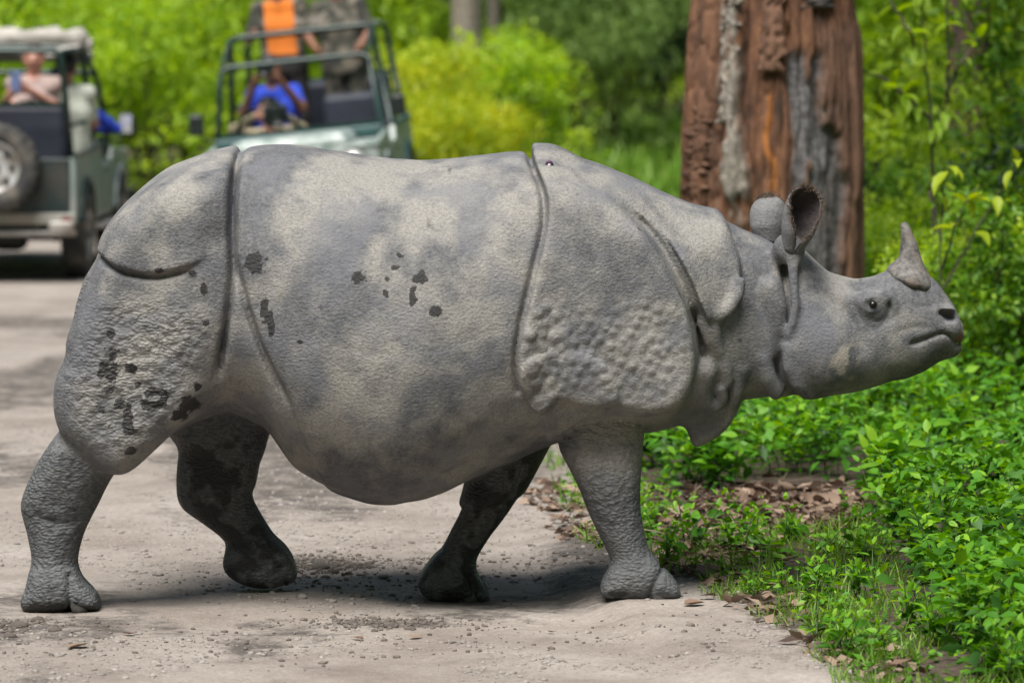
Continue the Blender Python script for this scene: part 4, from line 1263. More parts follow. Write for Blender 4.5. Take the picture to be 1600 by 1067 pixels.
# ------------------------------------------------------------------ saplings with separate leaves
LEAFM = np_mesh('sapling_leaf', L8 * np.array([1.25, 1, 1.6]), F8T, YELLOW); fattr(LEAFM, 'tone', np.full(len(L8), .45))
LEAFG = np_mesh('sapling_leaf', L8 * np.array([1.1, 1, 1.6]), F8T, BRIGHT); fattr(LEAFG, 'tone', np.full(len(L8), .3))
def sapling(label, Y, stems, leaf_px, leaf_me, seed, lsize, rad):
    r = np.random.default_rng(seed)
    g = [PX(*stems[0][0], Y)[0], Y]
    root = empty('sapling', (0, 0, 0))
    tag(root, label, 'sapling')
    allp = []
    for s in stems:
        q = np.array([PX(a, c, Y + .12 * math.sin(a * .07)) for a, c in s])
        t = np.linspace(0, 1, len(q)); tt = np.linspace(0, 1, len(q) * 4)
        q = np.stack([np.interp(tt, t, q[:, i]) for i in range(3)], 1)
        q[1:-1] += r.normal(0, .006, (len(q) - 2, 3))
        v, f = tubes([(q, np.linspace(rad, rad * .45, len(q)))], 7)
        link('stem', np_mesh('sapling_stem', v, f, TWIG), root)
        allp.append(q)
    allp = np.vstack(allp)
    for a, c in leaf_px:
        p = np.array(PX(a, c, Y - .05 + r.normal(0, .06)))
        nb = allp[np.argmin(np.linalg.norm(allp - p, axis=1))]
        d = Vector((p - nb).tolist())
        if d.length < .02: d = Vector(r.normal(0, 1, 3).tolist())
        # petiole end on the stem, blade reaching the seen place
        o = link('leaf', leaf_me, root, nb.tolist(), (d.normalized() + Vector((0, -.15, -.25))).to_track_quat('Y', 'Z').to_euler())
        s_ = max(lsize * r.uniform(.8, 1.2), min(d.length * 1.1, lsize * 1.8))
        o.scale = (s_ * .75, s_, s_)
    return root
def rnd(seed, x0, x1, y0, y1, n):
    q = np.random.default_rng(seed)
    return [(q.uniform(x0, x1), q.uniform(y0, y1)) for _ in range(n)]
gy0 = 20833 / (29.4) - 100
sapling('thin dark branching sapling with sparse leaves right of the tree trunk', 9.4, [[(1462, gy0 + 10), (1462, 480), (1460, 330), (1456, 230), (1448, 120), (1443, 60), (1440, -60)], [(1456, 230), (1478, 160), (1484, 60), (1483, -60)], [(1446, 100), (1420, 50), (1390, 0), (1370, -40)], [(1452, 185), (1400, 140), (1372, 120), (1345, 110)],
        [(1478, 150), (1500, 100), (1530, 60)]], rnd(5, 1350, 1540, -20, 230, 60), LEAFG, 6, .075, .011)
sapling('young plant with large yellow green leaves in front of the thicket', 6.2, [[(1475, 20833 / 26.2 - 92), (1472, 600), (1470, 420), (1474, 300), (1486, 260)], [(1472, 420), (1500, 330), (1530, 290)], [(1471, 380), (1455, 300), (1452, 285)], [(1475, 450), (1545, 330), (1590, 250)]],
        [(1450, 292), (1462, 272), (1484, 290), (1492, 262), (1500, 305), (1478, 318), (1510, 275), (1530, 292), (1545, 300), (1560, 330), (1590, 250), (1575, 275), (1520, 330), (1460, 345), (1490, 345), (1555, 365), (1585, 230)], LEAFM, 7, .085, .006)

# ------------------------------------------------------------------ tree trunks
BARK, n, l, b = new_mat('bark')
tc = n.new('ShaderNodeTexCoord')
mp = n.new('ShaderNodeMapping'); mp.inputs['Scale'].default_value = (1, 1, .16)
l.new(tc.outputs['Object'], mp.inputs['Vector'])
def bt(scale, vec=mp.outputs[0], detail=6.):
    t = node(n, 'ShaderNodeTexNoise', Scale=scale, Detail=detail, Roughness=.7, Distortion=.4)
    l.new(vec, t.inputs['Vector'])
    return t.outputs['Fac']
def brr(v, *st):
    r = ramp(n, list(st)); l.new(v, r.inputs['Fac']); return r.outputs['Color']
f1, f2 = bt(14.), bt(45., mp.outputs[0], 4.)
def at_(nm):
    x = n.new('ShaderNodeAttribute'); x.attribute_name = nm; return x.outputs['Fac']
brown = brr(f1, (.34, (.040, .022, .014)), (.5, (.145, .066, .034)), (.68, (.26, .125, .062)))
redb = brr(f1, (.3, (.085, .044, .028)), (.65, (.215, .115, .070)))
c1 = mixc(n, l, at_('red'), brown, redb)
c1 = mixc(n, l, at_('orange'), c1, (.42, .15, .028))
pale = brr(bt(22., tc.outputs['Object']), (.36, (.13, .115, .095)), (.64, (.40, .365, .31)))
dgr = brr(bt(26., tc.outputs['Object']), (.38, (.050, .048, .050)), (.66, (.205, .195, .195)))
c1 = mixc(n, l, at_('pale'), c1, pale)
c1 = mixc(n, l, at_('grey'), c1, dgr)
c1 = mixc(n, l, brr(f2, (.30, .8), (.44, 0.)), c1, (.018, .012, .009))
l.new(c1, b.inputs['Base Color'])
b.inputs['Roughness'].default_value = .9
bp = node(n, 'ShaderNodeBump', Strength=1.0, Distance=.02)
l.new(math_n(n, l, 'ADD', f1, math_n(n, l, 'MULTIPLY', f2, .5)), bp.inputs['Height']); l.new(bp.outputs[0], b.inputs['Normal'])
TY = 9.2
def trunk_r(xr, z):
    """radius factor and colour weights around the trunk: xr = -1..1 across the side that faces the track"""
    return xr
nth, nz = 300, 260
th = np.linspace(0, 2 * np.pi, nth, endpoint=False)
tz = np.concatenate([np.linspace(-.15, 3.4, 190), np.linspace(3.45, 8.5, nz - 190)])
TH, TZ = np.meshgrid(th, tz, indexing='ij')
tcx = np.interp(tz, [PX(0, y, TY)[2] for y in (700, 430, 250, 0, -300)], [PX(x, 0, TY)[0] for x in (1205, 1203, 1205, 1206, 1208)])
thw = np.interp(tz, [PX(0, y, TY)[2] for y in (700, 600, 430, 250, 100, 0, -300)], [.0035 * v for v in (176, 150, 137, 139, 130, 123, 112)])
RR = thw[None] * np.ones_like(TH)
q3 = np.stack([np.cos(TH).ravel() * 1.0, np.sin(TH).ravel() * 1.0, TZ.ravel()], 1)
rid = (fbm(q3 * np.array([5, 5, .55]), 61, 4) - .5).reshape(TH.shape)
rid2 = (fbm(q3 * np.array([14, 14, 1.6]), 62, 3) - .5).reshape(TH.shape)
lump = (fbm(q3 * np.array([4, 4, 3.5]), 63, 4) - .5).reshape(TH.shape)
XR = np.cos(TH)                       # -1 left edge .. 1 right edge; front faces -Y
FR = (np.sin(TH) < .1)
wob = .12 * (fbm(q3 * np.array([2.5, 2.5, 4.4]), 64, 5) - .5).reshape(TH.shape) * 4
drift = .5 * (fbm(np.stack([TZ.ravel() * .9, 0 * TZ.ravel() + 3], 1), 66, 3) - .5).reshape(TH.shape) * (1 - XR ** 2)
xw = XR + wob * .6 + drift
zy = lambda y: PX(0, y, TY)[2]
def band(lo, hi, s=.04): return sstep(xw, lo - s, lo + s) * (1 - sstep(xw, hi - s, hi + s))
brk = (fbm(q3 * np.array([5, 5, 4.0]), 68, 4)).reshape(TH.shape)
w_pale = band(-.66, -.36) * FR * sstep(brk, .36, .46)
w_red = np.maximum(band(.56, 1.3) * FR * (1 - sstep(TZ, zy(60), zy(20))), band(-.9, -.68, .03) * FR * .5)
w_grey = np.maximum(band(.22, .60) * FR * (1 - sstep(TZ, zy(95), zy(70))), band(.36, .8) * FR * (1 - sstep(TZ, zy(190), zy(150))) * .9)
w_grey = w_grey * sstep(brk + .12, .42, .54)
w_or = band(-.09, -.02, .03) * FR * sstep(TZ, zy(310), zy(280)) * (1 - sstep(TZ, zy(160), zy(130)))
fib = .5 + .5 * np.sin(xw * 46 + 6 * rid)
RR = RR * (1 + .14 * rid + .07 * rid2 + .05 * lump) - .035 * np.exp(-(rid / .035) ** 2) - .018 * np.exp(-(rid2 / .03) ** 2)
RR += .030 * w_pale + .020 * w_red * (1 - w_grey) - .035 * w_grey - .030 * band(-.33, .18) * FR + .010 * fib * band(-.33, .18) * FR
RR += -.030 * np.exp(-((xw + .68) / .03) ** 2) * FR - .035 * np.exp(-((xw + .33) / .035) ** 2) * FR - .040 * np.exp(-((xw - .20) / .03) ** 2) * FR
crackz = np.abs(np.sin(TZ * 16 + 5 * lump + 1.5 * XR))
RR += -.016 * (crackz < .16) * band(-.98, -.68) * FR
TXc = tcx[None] + RR * np.cos(TH)
TYc = TY + RR * np.sin(TH) * .92
tv = np.stack([TXc.ravel(), TYc.ravel(), TZ.ravel()], 1)
ii = np.arange(nth * len(tz)).reshape(nth, len(tz)); i2 = np.roll(ii, -1, 0)
tf = np.stack([ii[:, :-1].ravel(), i2[:, :-1].ravel(), i2[:, 1:].ravel(), ii[:, 1:].ravel()], 1)
tree = empty('tree', (0, 0, 0))
tag(tree, 'thick old tree trunk with peeling brown and grey bark', 'tree')
tme = np_mesh('trunk', tv, tf, BARK)
for nm, w in (('pale', w_pale), ('red', w_red), ('grey', w_grey), ('orange', w_or * .8)): fattr(tme, nm, np.clip(w, 0, 1).ravel())
link('trunk', tme, tree)
paths = []
cr_c = []
for k in range(6):
    a = k * 1.05 + .3
    p0 = np.array([tcx[-1], TY, 7.2 + .2 * k])
    e = p0 + np.array([math.cos(a) * 2.6, math.sin(a) * 2.6, 2.2 + .3 * k])
    t = np.linspace(0, 1, 8)[:, None]
    p = p0 + (e - p0) * t + np.array([0, 0, .5]) * np.sin(t * 3.1)
    paths.append((p, np.linspace(.2, .06, 8)))
    cr_c += [p[4], p[6], p[7], e + np.array([.4, .3, .6])]
v, f = tubes(paths, 10)
lm = np_mesh('limbs', v, f, BARK); link('limbs', lm, tree)
cr_c = np.array(cr_c)
r = np.random.default_rng(99)
k = r.integers(0, len(cr_c), 6000)
P_ = cr_c[k] + norm(r.normal(0, 1, (6000, 3))) * r.random((6000, 1)) ** .4 * 1.0
link('crown', leaf_mesh('crown', [leaves(P_, r.normal(0, 1, (6000, 3)), r.uniform(.1, .2, 6000), r.normal(.4, .2, 6000), L4, F4, 1.2, r, .8)], SHRUB), tree)
# loose plates of bark standing off the trunk
def bark_plate(x0, x1, y0, y1, lift, pale, grey, seed):
    r = np.random.default_rng(seed)
    nu, nv = 14, 30
    v = []
    for i in range(nu):
        for j in range(nv):
            u, w = i / (nu - 1), j / (nv - 1)
            z = zy(y0 + (y1 - y0) * w)
            xr = x0 + (x1 - x0) * u
            xr += (1 - u) * .22 * (fbm(np.array([[w * 9, seed]]), 3, 4)[0] - .5) + u * .22 * (fbm(np.array([[w * 9 + 40, seed]]), 8, 4)[0] - .5)
            a_ = -math.acos(max(-1, min(1, xr)))
            rr = np.interp(z, tz, thw) * 1.02 + lift * .6 * (math.sin(math.pi * min(1, max(0, u))) ** .4) * (math.sin(math.pi * w) ** .3) + .030 * (vnoise(np.array([[u * 6, w * 14]]), seed)[0] - .5)
            v.append((np.interp(z, tz, tcx) + rr * math.cos(a_), TY + rr * math.sin(a_) * .92, z))
    f = [[i * nv + j, i * nv + j + 1, (i + 1) * nv + j + 1, (i + 1) * nv + j] for i in range(nu - 1) for j in range(nv - 1)]
    me = np_mesh('bark_plate', v, np.array(f), BARK)
    for nm, val in (('pale', pale), ('grey', grey), ('red', 1 - max(pale, grey)), ('orange', 0)): fattr(me, nm, np.full(len(v), float(val)))
    o = link('bark_plate', me, tree)
    md = o.modifiers.new('thick', 'SOLIDIFY'); md.thickness = .02; md.offset = -1
for a in [(-.62, -.44, -20, 45, .035, 1, 0, 1), (-.64, -.46, 60, 190, .030, 1, 0, 2), (.36, .70, -30, 12, .035, 0, .8, 4), (-.93, -.74, 165, 215, .025, 0, 0, 6), (-.93, -.75, 220, 245, .025, 0, 0, 7), (-.93, -.76, 250, 300, .02, 0, 0, 8), (-.16, .10, -20, 110, .012, 0, 0, 10)]:
    bark_plate(*a)
# further trunks
def far_trunk(label, px0, Y, wpx, lean, cat='tree', pale=0.0):
    root = empty('tree', (0, 0, 0)); tag(root, label, cat)
    sc = (Y + 20) / FPX
    z = np.linspace(-.1, 9, 60)
    X0 = PX(px0, 500, Y)[0]
    t_ = np.linspace(0, 2 * np.pi, 40, endpoint=False)
    T2, Z2_ = np.meshgrid(t_, z, indexing='ij')
    q = np.stack([np.cos(T2).ravel(), np.sin(T2).ravel(), Z2_.ravel()], 1)
    rr = wpx * .5 * sc * (1.05 - .03 * Z2_) * (1 + .25 * (fbm(q * np.array([3, 3, .8]), int(px0), 3).reshape(T2.shape) - .5))
    v = np.stack([(X0 + lean * Z2_ + rr * np.cos(T2)).ravel(), (Y + rr * np.sin(T2)).ravel(), (Z2_ + gz1(X0, Y)).ravel()], 1)
    ii = np.arange(v.shape[0]).reshape(T2.shape); i2 = np.roll(ii, -1, 0)
    me = np_mesh('trunk', v, np.stack([ii[:, :-1].ravel(), i2[:, :-1].ravel(), i2[:, 1:].ravel(), ii[:, 1:].ravel()], 1), BARK)
    fattr(me, 'pale', np.full(len(v), pale)); fattr(me, 'grey', np.full(len(v), .35 * (1 - pale)))
    link('trunk', me, root)
    r = np.random.default_rng(int(px0))
    P_ = np.array([X0 + lean * 9, Y, 10.5]) + norm(r.normal(0, 1, (2500, 3))) * r.random((2500, 1)) ** .4 * np.array([2.4, 2.4, 1.8])
    link('crown', leaf_mesh('crown', [leaves(P_, r.normal(0, 1, (2500, 3)), r.uniform(.15, .3, 2500), r.normal(.4, .2, 2500), L4, F4, 1.2, r, .8)], SHRUB), root)
far_trunk('brown tree trunk half hidden in the thicket behind the sapling', 1512, 14.5, 62, .0)
far_trunk('pale grey tree trunk far behind the jeep and bushes', 728, 34, 46, .0, 'tree', .8)
far_trunk('second pale trunk leaning beside the far pale grey trunk', 776, 34.6, 18, -.02, 'tree', .8)
# ================================================================== jeeps and people
PAINT1 = simple_mat('jeep_paint_grey_green', (.20, .25, .235), .38, 0, .25, 3., 0, 60, (.34, .30, .26))
PAINT1D = simple_mat('jeep_paint_dark_green', (.014, .026, .026), .4, 0, .3, 4., 0, 60, (.045, .045, .040))
PAINT2 = simple_mat('jeep_paint_mottled', (.33, .38, .36), .4, 0, .4, 9., 0, 60, (.08, .14, .12))
PAINT2D = simple_mat('jeep_trim_teal', (.035, .085, .085), .4, 0, .3, 5.)
BLACKM = simple_mat('black_metal', (.012, .018, .016), .4, 0, .3, 8.)
GREENBAR = simple_mat('dark_green_bar', (.010, .030, .024), .35, 0, .3, 8.)
RUBBER = simple_mat('tyre_rubber', (.030, .031, .032), .85, 0, .3, 12., .4, 70., (.11, .10, .085))
RIM = simple_mat('wheel_rim', (.50, .50, .50), .4, .3, .25, 10., 0, 60, (.22, .20, .18))
SEATM = simple_mat('seat_vinyl', (.020, .024, .040), .6, 0, .3, 6.)
CHROME = simple_mat('bumper_steel', (.42, .40, .38), .45, .4, .2, 6., 0, 60, (.22, .19, .16))
CANVAS = simple_mat('canvas', (.34, .32, .29), .9, 0, .3, 9., .5, 40.)
PLATE = simple_mat('number_plate', (.70, .70, .68), .5, 0, .1, 4.)
REDL = simple_mat('tail_lamp', (.12, .015, .015), .25, 0, .1, 4.)
AMBER = simple_mat('indicator', (.5, .16, .02), .25, 0, .1, 4.)
GLASSM, n, l, b = new_mat('windscreen_glass')
b.inputs['Transmission Weight'].default_value = 1.0
b.inputs['Roughness'].default_value = .02
b.inputs['IOR'].default_value = 1.02
b.inputs['Base Color'].default_value = (.92, .96, .95, 1)
LAMPG, n, l, b = new_mat('headlamp_glass')
b.inputs['Base Color'].default_value = (.75, .77, .78, 1); b.inputs['Roughness'].default_value = .1; b.inputs['Metallic'].default_value = .5

def bm_obj(name, bm, mat, parent, bevel=0.0, smooth=False):
    me = bpy.data.meshes.new(name)
    bmesh.ops.recalc_face_normals(bm, faces=bm.faces[:])
    bm.to_mesh(me); bm.free()
    me.materials.append(mat)
    if smooth:
        for p in me.polygons: p.use_smooth = True
    o = link(name, me, parent)
    if bevel:
        md = o.modifiers.new('bevel', 'BEVEL'); md.width = bevel; md.segments = 2; md.limit_method = 'ANGLE'
    return o
def bbox(bm, x0, x1, y0, y1, z0, z1, top=None):
    """box; top = (dx0, dx1, dy0, dy1) moves the upper edges inwards"""
    t = top or (0, 0, 0, 0)
    c = [(x0, y0, z0), (x1, y0, z0), (x1, y1, z0), (x0, y1, z0), (x0 + t[0], y0 + t[2], z1), (x1 - t[1], y0 + t[2], z1), (x1 - t[1], y1 - t[3], z1), (x0 + t[0], y1 - t[3], z1)]
    v = [bm.verts.new(p) for p in c]
    for f in ((0, 3, 2, 1), (4, 5, 6, 7), (0, 1, 5, 4), (1, 2, 6, 5), (2, 3, 7, 6), (3, 0, 4, 7)): bm.faces.new([v[i] for i in f])
def boxo(name, mat, parent, *d, bevel=.012, top=None):
    bm = bmesh.new(); bbox(bm, *d, top=top)
    return bm_obj(name, bm, mat, parent, bevel)
def extrude_x(bm, pts, x0, x1):
    a = [bm.verts.new((x0, y, z)) for y, z in pts]; c = [bm.verts.new((x1, y, z)) for y, z in pts]
    bm.faces.new(a); bm.faces.new(c[::-1])
    for i in range(len(pts)):
        j = (i + 1) % len(pts); bm.faces.new((a[i], a[j], c[j], c[i]))
def bar(name, mat, parent, pts, r=.022, seg=8):
    p = np.array(pts, float)
    # round the corners a little
    out = [p[0]]
    for i in range(1, len(p) - 1):
        a, c = p[i - 1] - p[i], p[i + 1] - p[i]
        k = min(.09, .4 * np.linalg.norm(a), .4 * np.linalg.norm(c))
        a, c = a / np.linalg.norm(a) * k, c / np.linalg.norm(c) * k
        for t in np.linspace(0, 1, 6): out.append(p[i] + a * (1 - t) ** 2 + c * t ** 2)
    out.append(p[-1])
    v, f = tubes([(np.array(out), np.full(len(out), r))], seg)
    k = len(out)
    return link(name, np_mesh(name, v, [f, np.array([list(range(seg))]), np.array([list(range((k - 1) * seg, k * seg))])], mat), parent)
def lathe_x(prof, seg=40):
    """profile of (x, radius) turned about the x axis"""
    return ring_loft([((x, 0, 0), (0, r, 0), (0, 0, r)) for x, r in prof], seg, False)
tv_, tf_ = lathe_x([(-.06, .20), (-.095, .215), (-.105, .27), (-.10, .325), (-.085, .347), (-.03, .352), (0, .350), (.03, .352), (.085, .347), (.10, .325), (.105, .27), (.095, .215), (.06, .20)])
bm = bmesh.new()
TYRE_ME = np_mesh('tyre', tv_, tf_, RUBBER)
def lug_mesh():
    bm = bmesh.new()
    for k in range(28):
        for s in (-1, 1):
            a = 2 * math.pi * (k + (.5 if s > 0 else 0)) / 28
            m0 = Matrix.Rotation(a, 4, 'X')
            q = [bm.verts.new(m0 @ Vector(c)) for c in ((s * .012, -.022, .348), (s * .100, -.022, .335), (s * .100, .022, .335), (s * .012, .022, .348), (s * .012, -.018, .364), (s * .094, -.018, .352), (s * .094, .018, .352), (s * .012, .018, .364))]
            for f in ((4, 5, 6, 7), (0, 1, 5, 4), (1, 2, 6, 5), (2, 3, 7, 6), (3, 0, 4, 7)): bm.faces.new([q[i] for i in f])
    me = bpy.data.meshes.new('tread'); bmesh.ops.recalc_face_normals(bm, faces=bm.faces[:]); bm.to_mesh(me); bm.free(); me.materials.append(RUBBER)
    return me
TREAD_ME = lug_mesh()
rv_, rf_ = lathe_x([(.085, .212), (.095, .200), (.070, .188), (.055, .165), (.075, .12), (.078, .085), (.068, .078), (.068, .05), (.10, .045), (.10, .0)], 36)
RIM_ME = np_mesh('rim', rv_, rf_, RIM)
def rim_holes():
    bm = bmesh.new()
    for k in range(8):
        a = 2 * math.pi * k / 8
        q = bmesh.ops.create_circle(bm, cap_ends=True, segments=10, radius=.024, matrix=Matrix.Rotation(a, 4, 'X') @ Matrix.Translation((.0665, 0, .143)) @ Matrix.Rotation(R(90 + 24), 4, 'Y'))
    me = bpy.data.meshes.new('vent'); bm.to_mesh(me); bm.free(); me.materials.append(BLACKM)
    return me
def wheel(parent, x, y, z, side, name='wheel', rot=None):
    w = empty(name); w.parent = parent; w.location = (x, y, z)
    w.rotation_euler = rot if rot else ((0, 0, 0) if side > 0 else (0, 0, math.pi))
    link('tyre', TYRE_ME, w); link('tread', TREAD_ME, w); link('rim', RIM_ME, w)
    for k in range(8):
        a = 2 * math.pi * k / 8
        h = link('rim_hole', HOLE_ME, w, (.0745, .142 * math.sin(a), .142 * math.cos(a)))
    link('hub', HUB_ME, w, (.085, 0, 0))
    return w
HOLE_ME = ellipsoid('rim_hole', (.008, .025, .025), BLACKM, 12, 8)
HUB_ME = ellipsoid('hub', (.03, .05, .05), BLACKM, 14, 8)

def arc(cy, cz, r, a0, a1, k=10): return [(cy + r * math.cos(R(a)), cz + r * math.sin(R(a))) for a in np.linspace(a0, a1, k)]
def jeep(label, M, paint, trim, dark_rear, plate=True):
    J = empty('jeep'); tag(J, label, 'jeep')
    J.matrix_world = M
    hw = .73
    side = [(-1.93, .52)] + arc(-1.19, .36, .45, 160, 20) + [(-.70, .44), (.62, .44)] + arc(1.19, .36, .45, 160, 20) + [(1.78, .55), (1.84, .66), (1.84, .93), (.80, .98), (.72, 1.00), (.66, .90), (-.02, .88), (-.10, 1.0), (-1.93, 1.0)]
    for s in (-1, 1):
        bm = bmesh.new(); extrude_x(bm, side, s * (hw - .05), s * hw)
        bm_obj('side_panel', bm, paint, J, .012)
        bar('belt_rail', trim, J, [(s * (hw - .01), -1.94, 1.015), (s * (hw - .01), -.1, 1.015)], .022)
        bm = bmesh.new(); extrude_x(bm, [(.0, .50), (.64, .50), (.64, .87), (.0, .87)], s * (hw + .001), s * (hw + .012))
        d = bm_obj('door', bm, paint, J, .01)
        boxo('handle', BLACKM, d, s * (hw + .012) - .012, s * (hw + .012) + .012, .06, .16, .80, .825, bevel=.004)
        # wheel arch lips
        for cy in (-1.19, 1.19):
            bar('arch_lip', trim if cy < 0 else paint, J, [(s * (hw + .01), y, z) for y, z in arc(cy, .36, .455, 165, 15, 9)], .022)
        boxo('fender', paint, J, min(s * .46, s * (hw + .004)), max(s * .46, s * (hw + .004)), .80, 1.86, .885, .935, bevel=.02)
        boxo('sill_step', CHROME, J, min(s * .70, s * .80), max(s * .70, s * .80), -.6, .6, .36, .40)
        for cy in (-1.19, 1.19): wheel(J, s * .655, cy, .352, s)
        boxo('tail_lamp', REDL, J, min(s * .62, s * .70), max(s * .62, s * .70), -1.975, -1.955, .485, .535, bevel=.006)
        hl = empty('headlight'); hl.parent = J; hl.location = (s * .52, 1.86, .78)
        v, f = ring_loft([((0, 0, 0), (.10, 0, 0), (0, 0, .10)), ((0, .03, 0), (.095, 0, 0), (0, 0, .095)), ((0, .035, 0), (.08, 0, 0), (0, 0, .08))], 24, False)
        link('bezel', np_mesh('bezel', v, f, CHROME), hl)
        link('lens', ellipsoid('lens', (.082, .03, .082), LAMPG, 20, 10), hl, (0, .02, 0))
        boxo('indicator', AMBER, J, min(s * .60, s * .70), max(s * .60, s * .70), 1.845, 1.87, .60, .65, bevel=.006)
        # mirror on its arm
        mr = empty('side_mirror'); mr.parent = J
        bar('arm', BLACKM, mr, [(s * .70, .70, 1.03), (s * .80, .74, 1.05), (s * .84, .74, 1.16)], .010)
        bm = bmesh.new(); bbox(bm, s * .84 - .062, s * .84 + .062, .715, .765, 1.09, 1.27)
        bm_obj('housing', bm, BLACKM, mr, .025)
        boxo('glass', LAMPG, mr, s * .84 - .050, s * .84 + .050, .710, .7145, 1.105, 1.255, bevel=0)
    boxo('floor', BLACKM, J, -.68, .68, -1.90, .8, .50, .54)
    boxo('chassis', BLACKM, J, -.42, .42, -1.88, 1.8, .36, .50)
    boxo('axle', BLACKM, J, -.60, .60, -1.24, -1.14, .30, .40)
    boxo('differential', BLACKM, J, -.02, .24, -1.32, -1.06, .22, .44, bevel=.06)
    boxo('silencer', BLACKM, J, -.55, -.25, -1.85, -1.35, .28, .42, bevel=.05)
    bar('leaf_spring', BLACKM, J, [(.48, -1.75, .46), (.48, -1.19, .30), (.48, -.6, .46)], .025)
    bar('leaf_spring', BLACKM, J, [(-.48, -1.75, .46), (-.48, -1.19, .30), (-.48, -.6, .46)], .025)
    # bonnet, cowl, grille
    bm = bmesh.new(); bbox(bm, -.50, .50, .80, 1.85, .936, 1.03, top=(.06, .06, .0, .05))
    bm_obj('bonnet', bm, paint, J, .03)
    boxo('cowl', trim, J, -.70, .70, .66, .80, .94, 1.04, bevel=.02)
    boxo('dashboard', BLACKM, J, -.66, .66, .50, .66, .86, 1.03, bevel=.03)
    g = boxo('grille', paint, J, -.70, .70, 1.80, 1.85, .52, .93, bevel=.02)
    for k in range(7): boxo('grille_slot', BLACKM, g, -.33 + k * .10, -.27 + k * .10, 1.848, 1.856, .66, .88, bevel=0)
    boxo('front_bumper', BLACKM, J, -.78, .78, 1.90, 2.02, .46, .58, bevel=.02)
    # windscreen
    ws = bar('windscreen_frame', GREENBAR, J, [(-.68, .70, 1.03), (-.62, .46, 1.62), (.62, .46, 1.62), (.68, .70, 1.03)], .024)
    bar('lower_rail', GREENBAR, ws, [(-.68, .70, 1.05), (.68, .70, 1.05)], .024)
    bm = bmesh.new(); q = [bm.verts.new(c) for c in ((-.66, .69, 1.06), (.66, .69, 1.06), (.60, .468, 1.60), (-.60, .468, 1.60))]; bm.faces.new(q)
    bm_obj('windscreen', bm, GLASSM, ws)
    # cabin frame
    for y, zt in ((-.35, 1.85), (-1.80, 1.85)):
        bar('roll_hoop', GREENBAR, J, [(-.68, y, 1.0), (-.60, y, zt), (.60, y, zt), (.68, y, 1.0)], .026)
    for s in (-1, 1):
        bar('roof_rail', GREENBAR, J, [(s * .61, .47, 1.62), (s * .60, -.35, 1.84), (s * .60, -1.80, 1.84)], .022)
        bar('grab_rail', GREENBAR, J, [(s * .66, -.35, 1.25), (s * .66, -1.80, 1.25)], .018)
    bar('cross_rail', GREENBAR, J, [(-.62, -1.80, 1.42), (.62, -1.80, 1.42)], .020)
    # seats
    for x in (-.36, .36):
        s_ = empty('front_seat'); s_.parent = J
        boxo('cushion', SEATM, s_, x - .25, x + .25, -.28, .22, .62, .80, bevel=.05)
        boxo('backrest', SEATM, s_, x - .24, x + .24, -.40, -.28, .74, 1.30, bevel=.05)
    s_ = empty('rear_bench'); s_.parent = J
    boxo('cushion', SEATM, s_, -.62, .62, -1.45, -.95, .86, 1.02, bevel=.05)
    boxo('backrest', SEATM, s_, -.62, .62, -1.62, -1.48, .90, 1.42, bevel=.05)
    v, f = [], []
    bar('steering_wheel', BLACKM, J, [(.36 + .18 * math.cos(a), .36 + .06 * math.sin(a), 1.08 + .17 * math.sin(a)) for a in np.linspace(0, 2 * math.pi, 18)], .014)
    # tailgate, spare wheel, rear bumper
    boxo('tailgate', dark_rear, J, -.68, .68, -1.95, -1.90, .54, 1.0, bevel=.012)
    boxo('rear_sill', paint, J, -.73, .73, -1.96, -1.86, .47, .56, bevel=.012)
    for x in (-.72, .52): boxo('rear_bumper', CHROME, J, x, x + .20, -2.02, -1.94, .42, .50, bevel=.015)
    bar('tow_bar', CHROME, J, [(-.74, -2.0, .40), (.74, -2.0, .40)], .022)
    sw = wheel(J, .10, -2.06, .93, 1, 'spare_wheel', (0, 0, -math.pi / 2))
    boxo('spare_carrier', BLACKM, J, -.02, .24, -2.0, -1.94, .70, 1.1, bevel=.01)
    boxo('number_plate', PLATE, J, -.30, -.04, -2.03, -2.015, .44, .53, bevel=.003)
    return J
def place(anchor_local, world_pt, rz, roll=0.0, sc=1.0):
    Rm = Matrix.Rotation(rz, 4, 'Z') @ Matrix.Rotation(roll, 4, 'Y') @ Matrix.Scale(sc, 4)
    return Matrix.Translation(Vector(world_pt) - Rm @ Vector(anchor_local)) @ Rm
Y1 = GY(437) + .15
M1 = place((.655, -1.19, 0), (PX(122, 437, Y1)[0], Y1, gz1(-3.2, Y1)), R(-2.2), 0, .90)
J1 = jeep('grey green open jeep with spare wheel, seen from behind', M1, PAINT1, GREENBAR, PAINT1D)
M2 = place((0, .70, 1.04), PX(468, 206, 21.0), R(177), R(6), .93)
J2 = jeep('mottled pale green open jeep facing the camera behind the rhinoceros', M2, PAINT2, PAINT2D, PAINT2D)
# folded canvas roof on the first jeep
def lump_roll(name, parent, p0, p1, r, mat, seed):
    t = np.linspace(0, 1, 24)
    p = np.array(p0) + (np.array(p1) - np.array(p0)) * t[:, None]
    rr = r * (1 + .35 * (vnoise(np.stack([t * 7, t * 0 + seed], 1), seed) - .5))
    rr[0] *= .4; rr[-1] *= .4
    v, f = tubes([(p, rr)], 14)
    v = v + (fbm(v * 9, seed, 3) - .5)[:, None] * np.array([.05, .05, .09])
    return link(name, np_mesh(name, v, f, mat), parent)
cv_ = empty('canvas_roof'); cv_.parent = J1
for k, (a, c, r_0) in enumerate([((-.62, .10, 1.88), (.64, .05, 1.86), .075), ((-.60, -.10, 1.90), (.62, -.15, 1.92), .085), ((-.60, .25, 1.78), (.62, .25, 1.76), .06)]):
    lump_roll('canvas_fold', cv_, a, c, r_0, CANVAS, 5 + k)
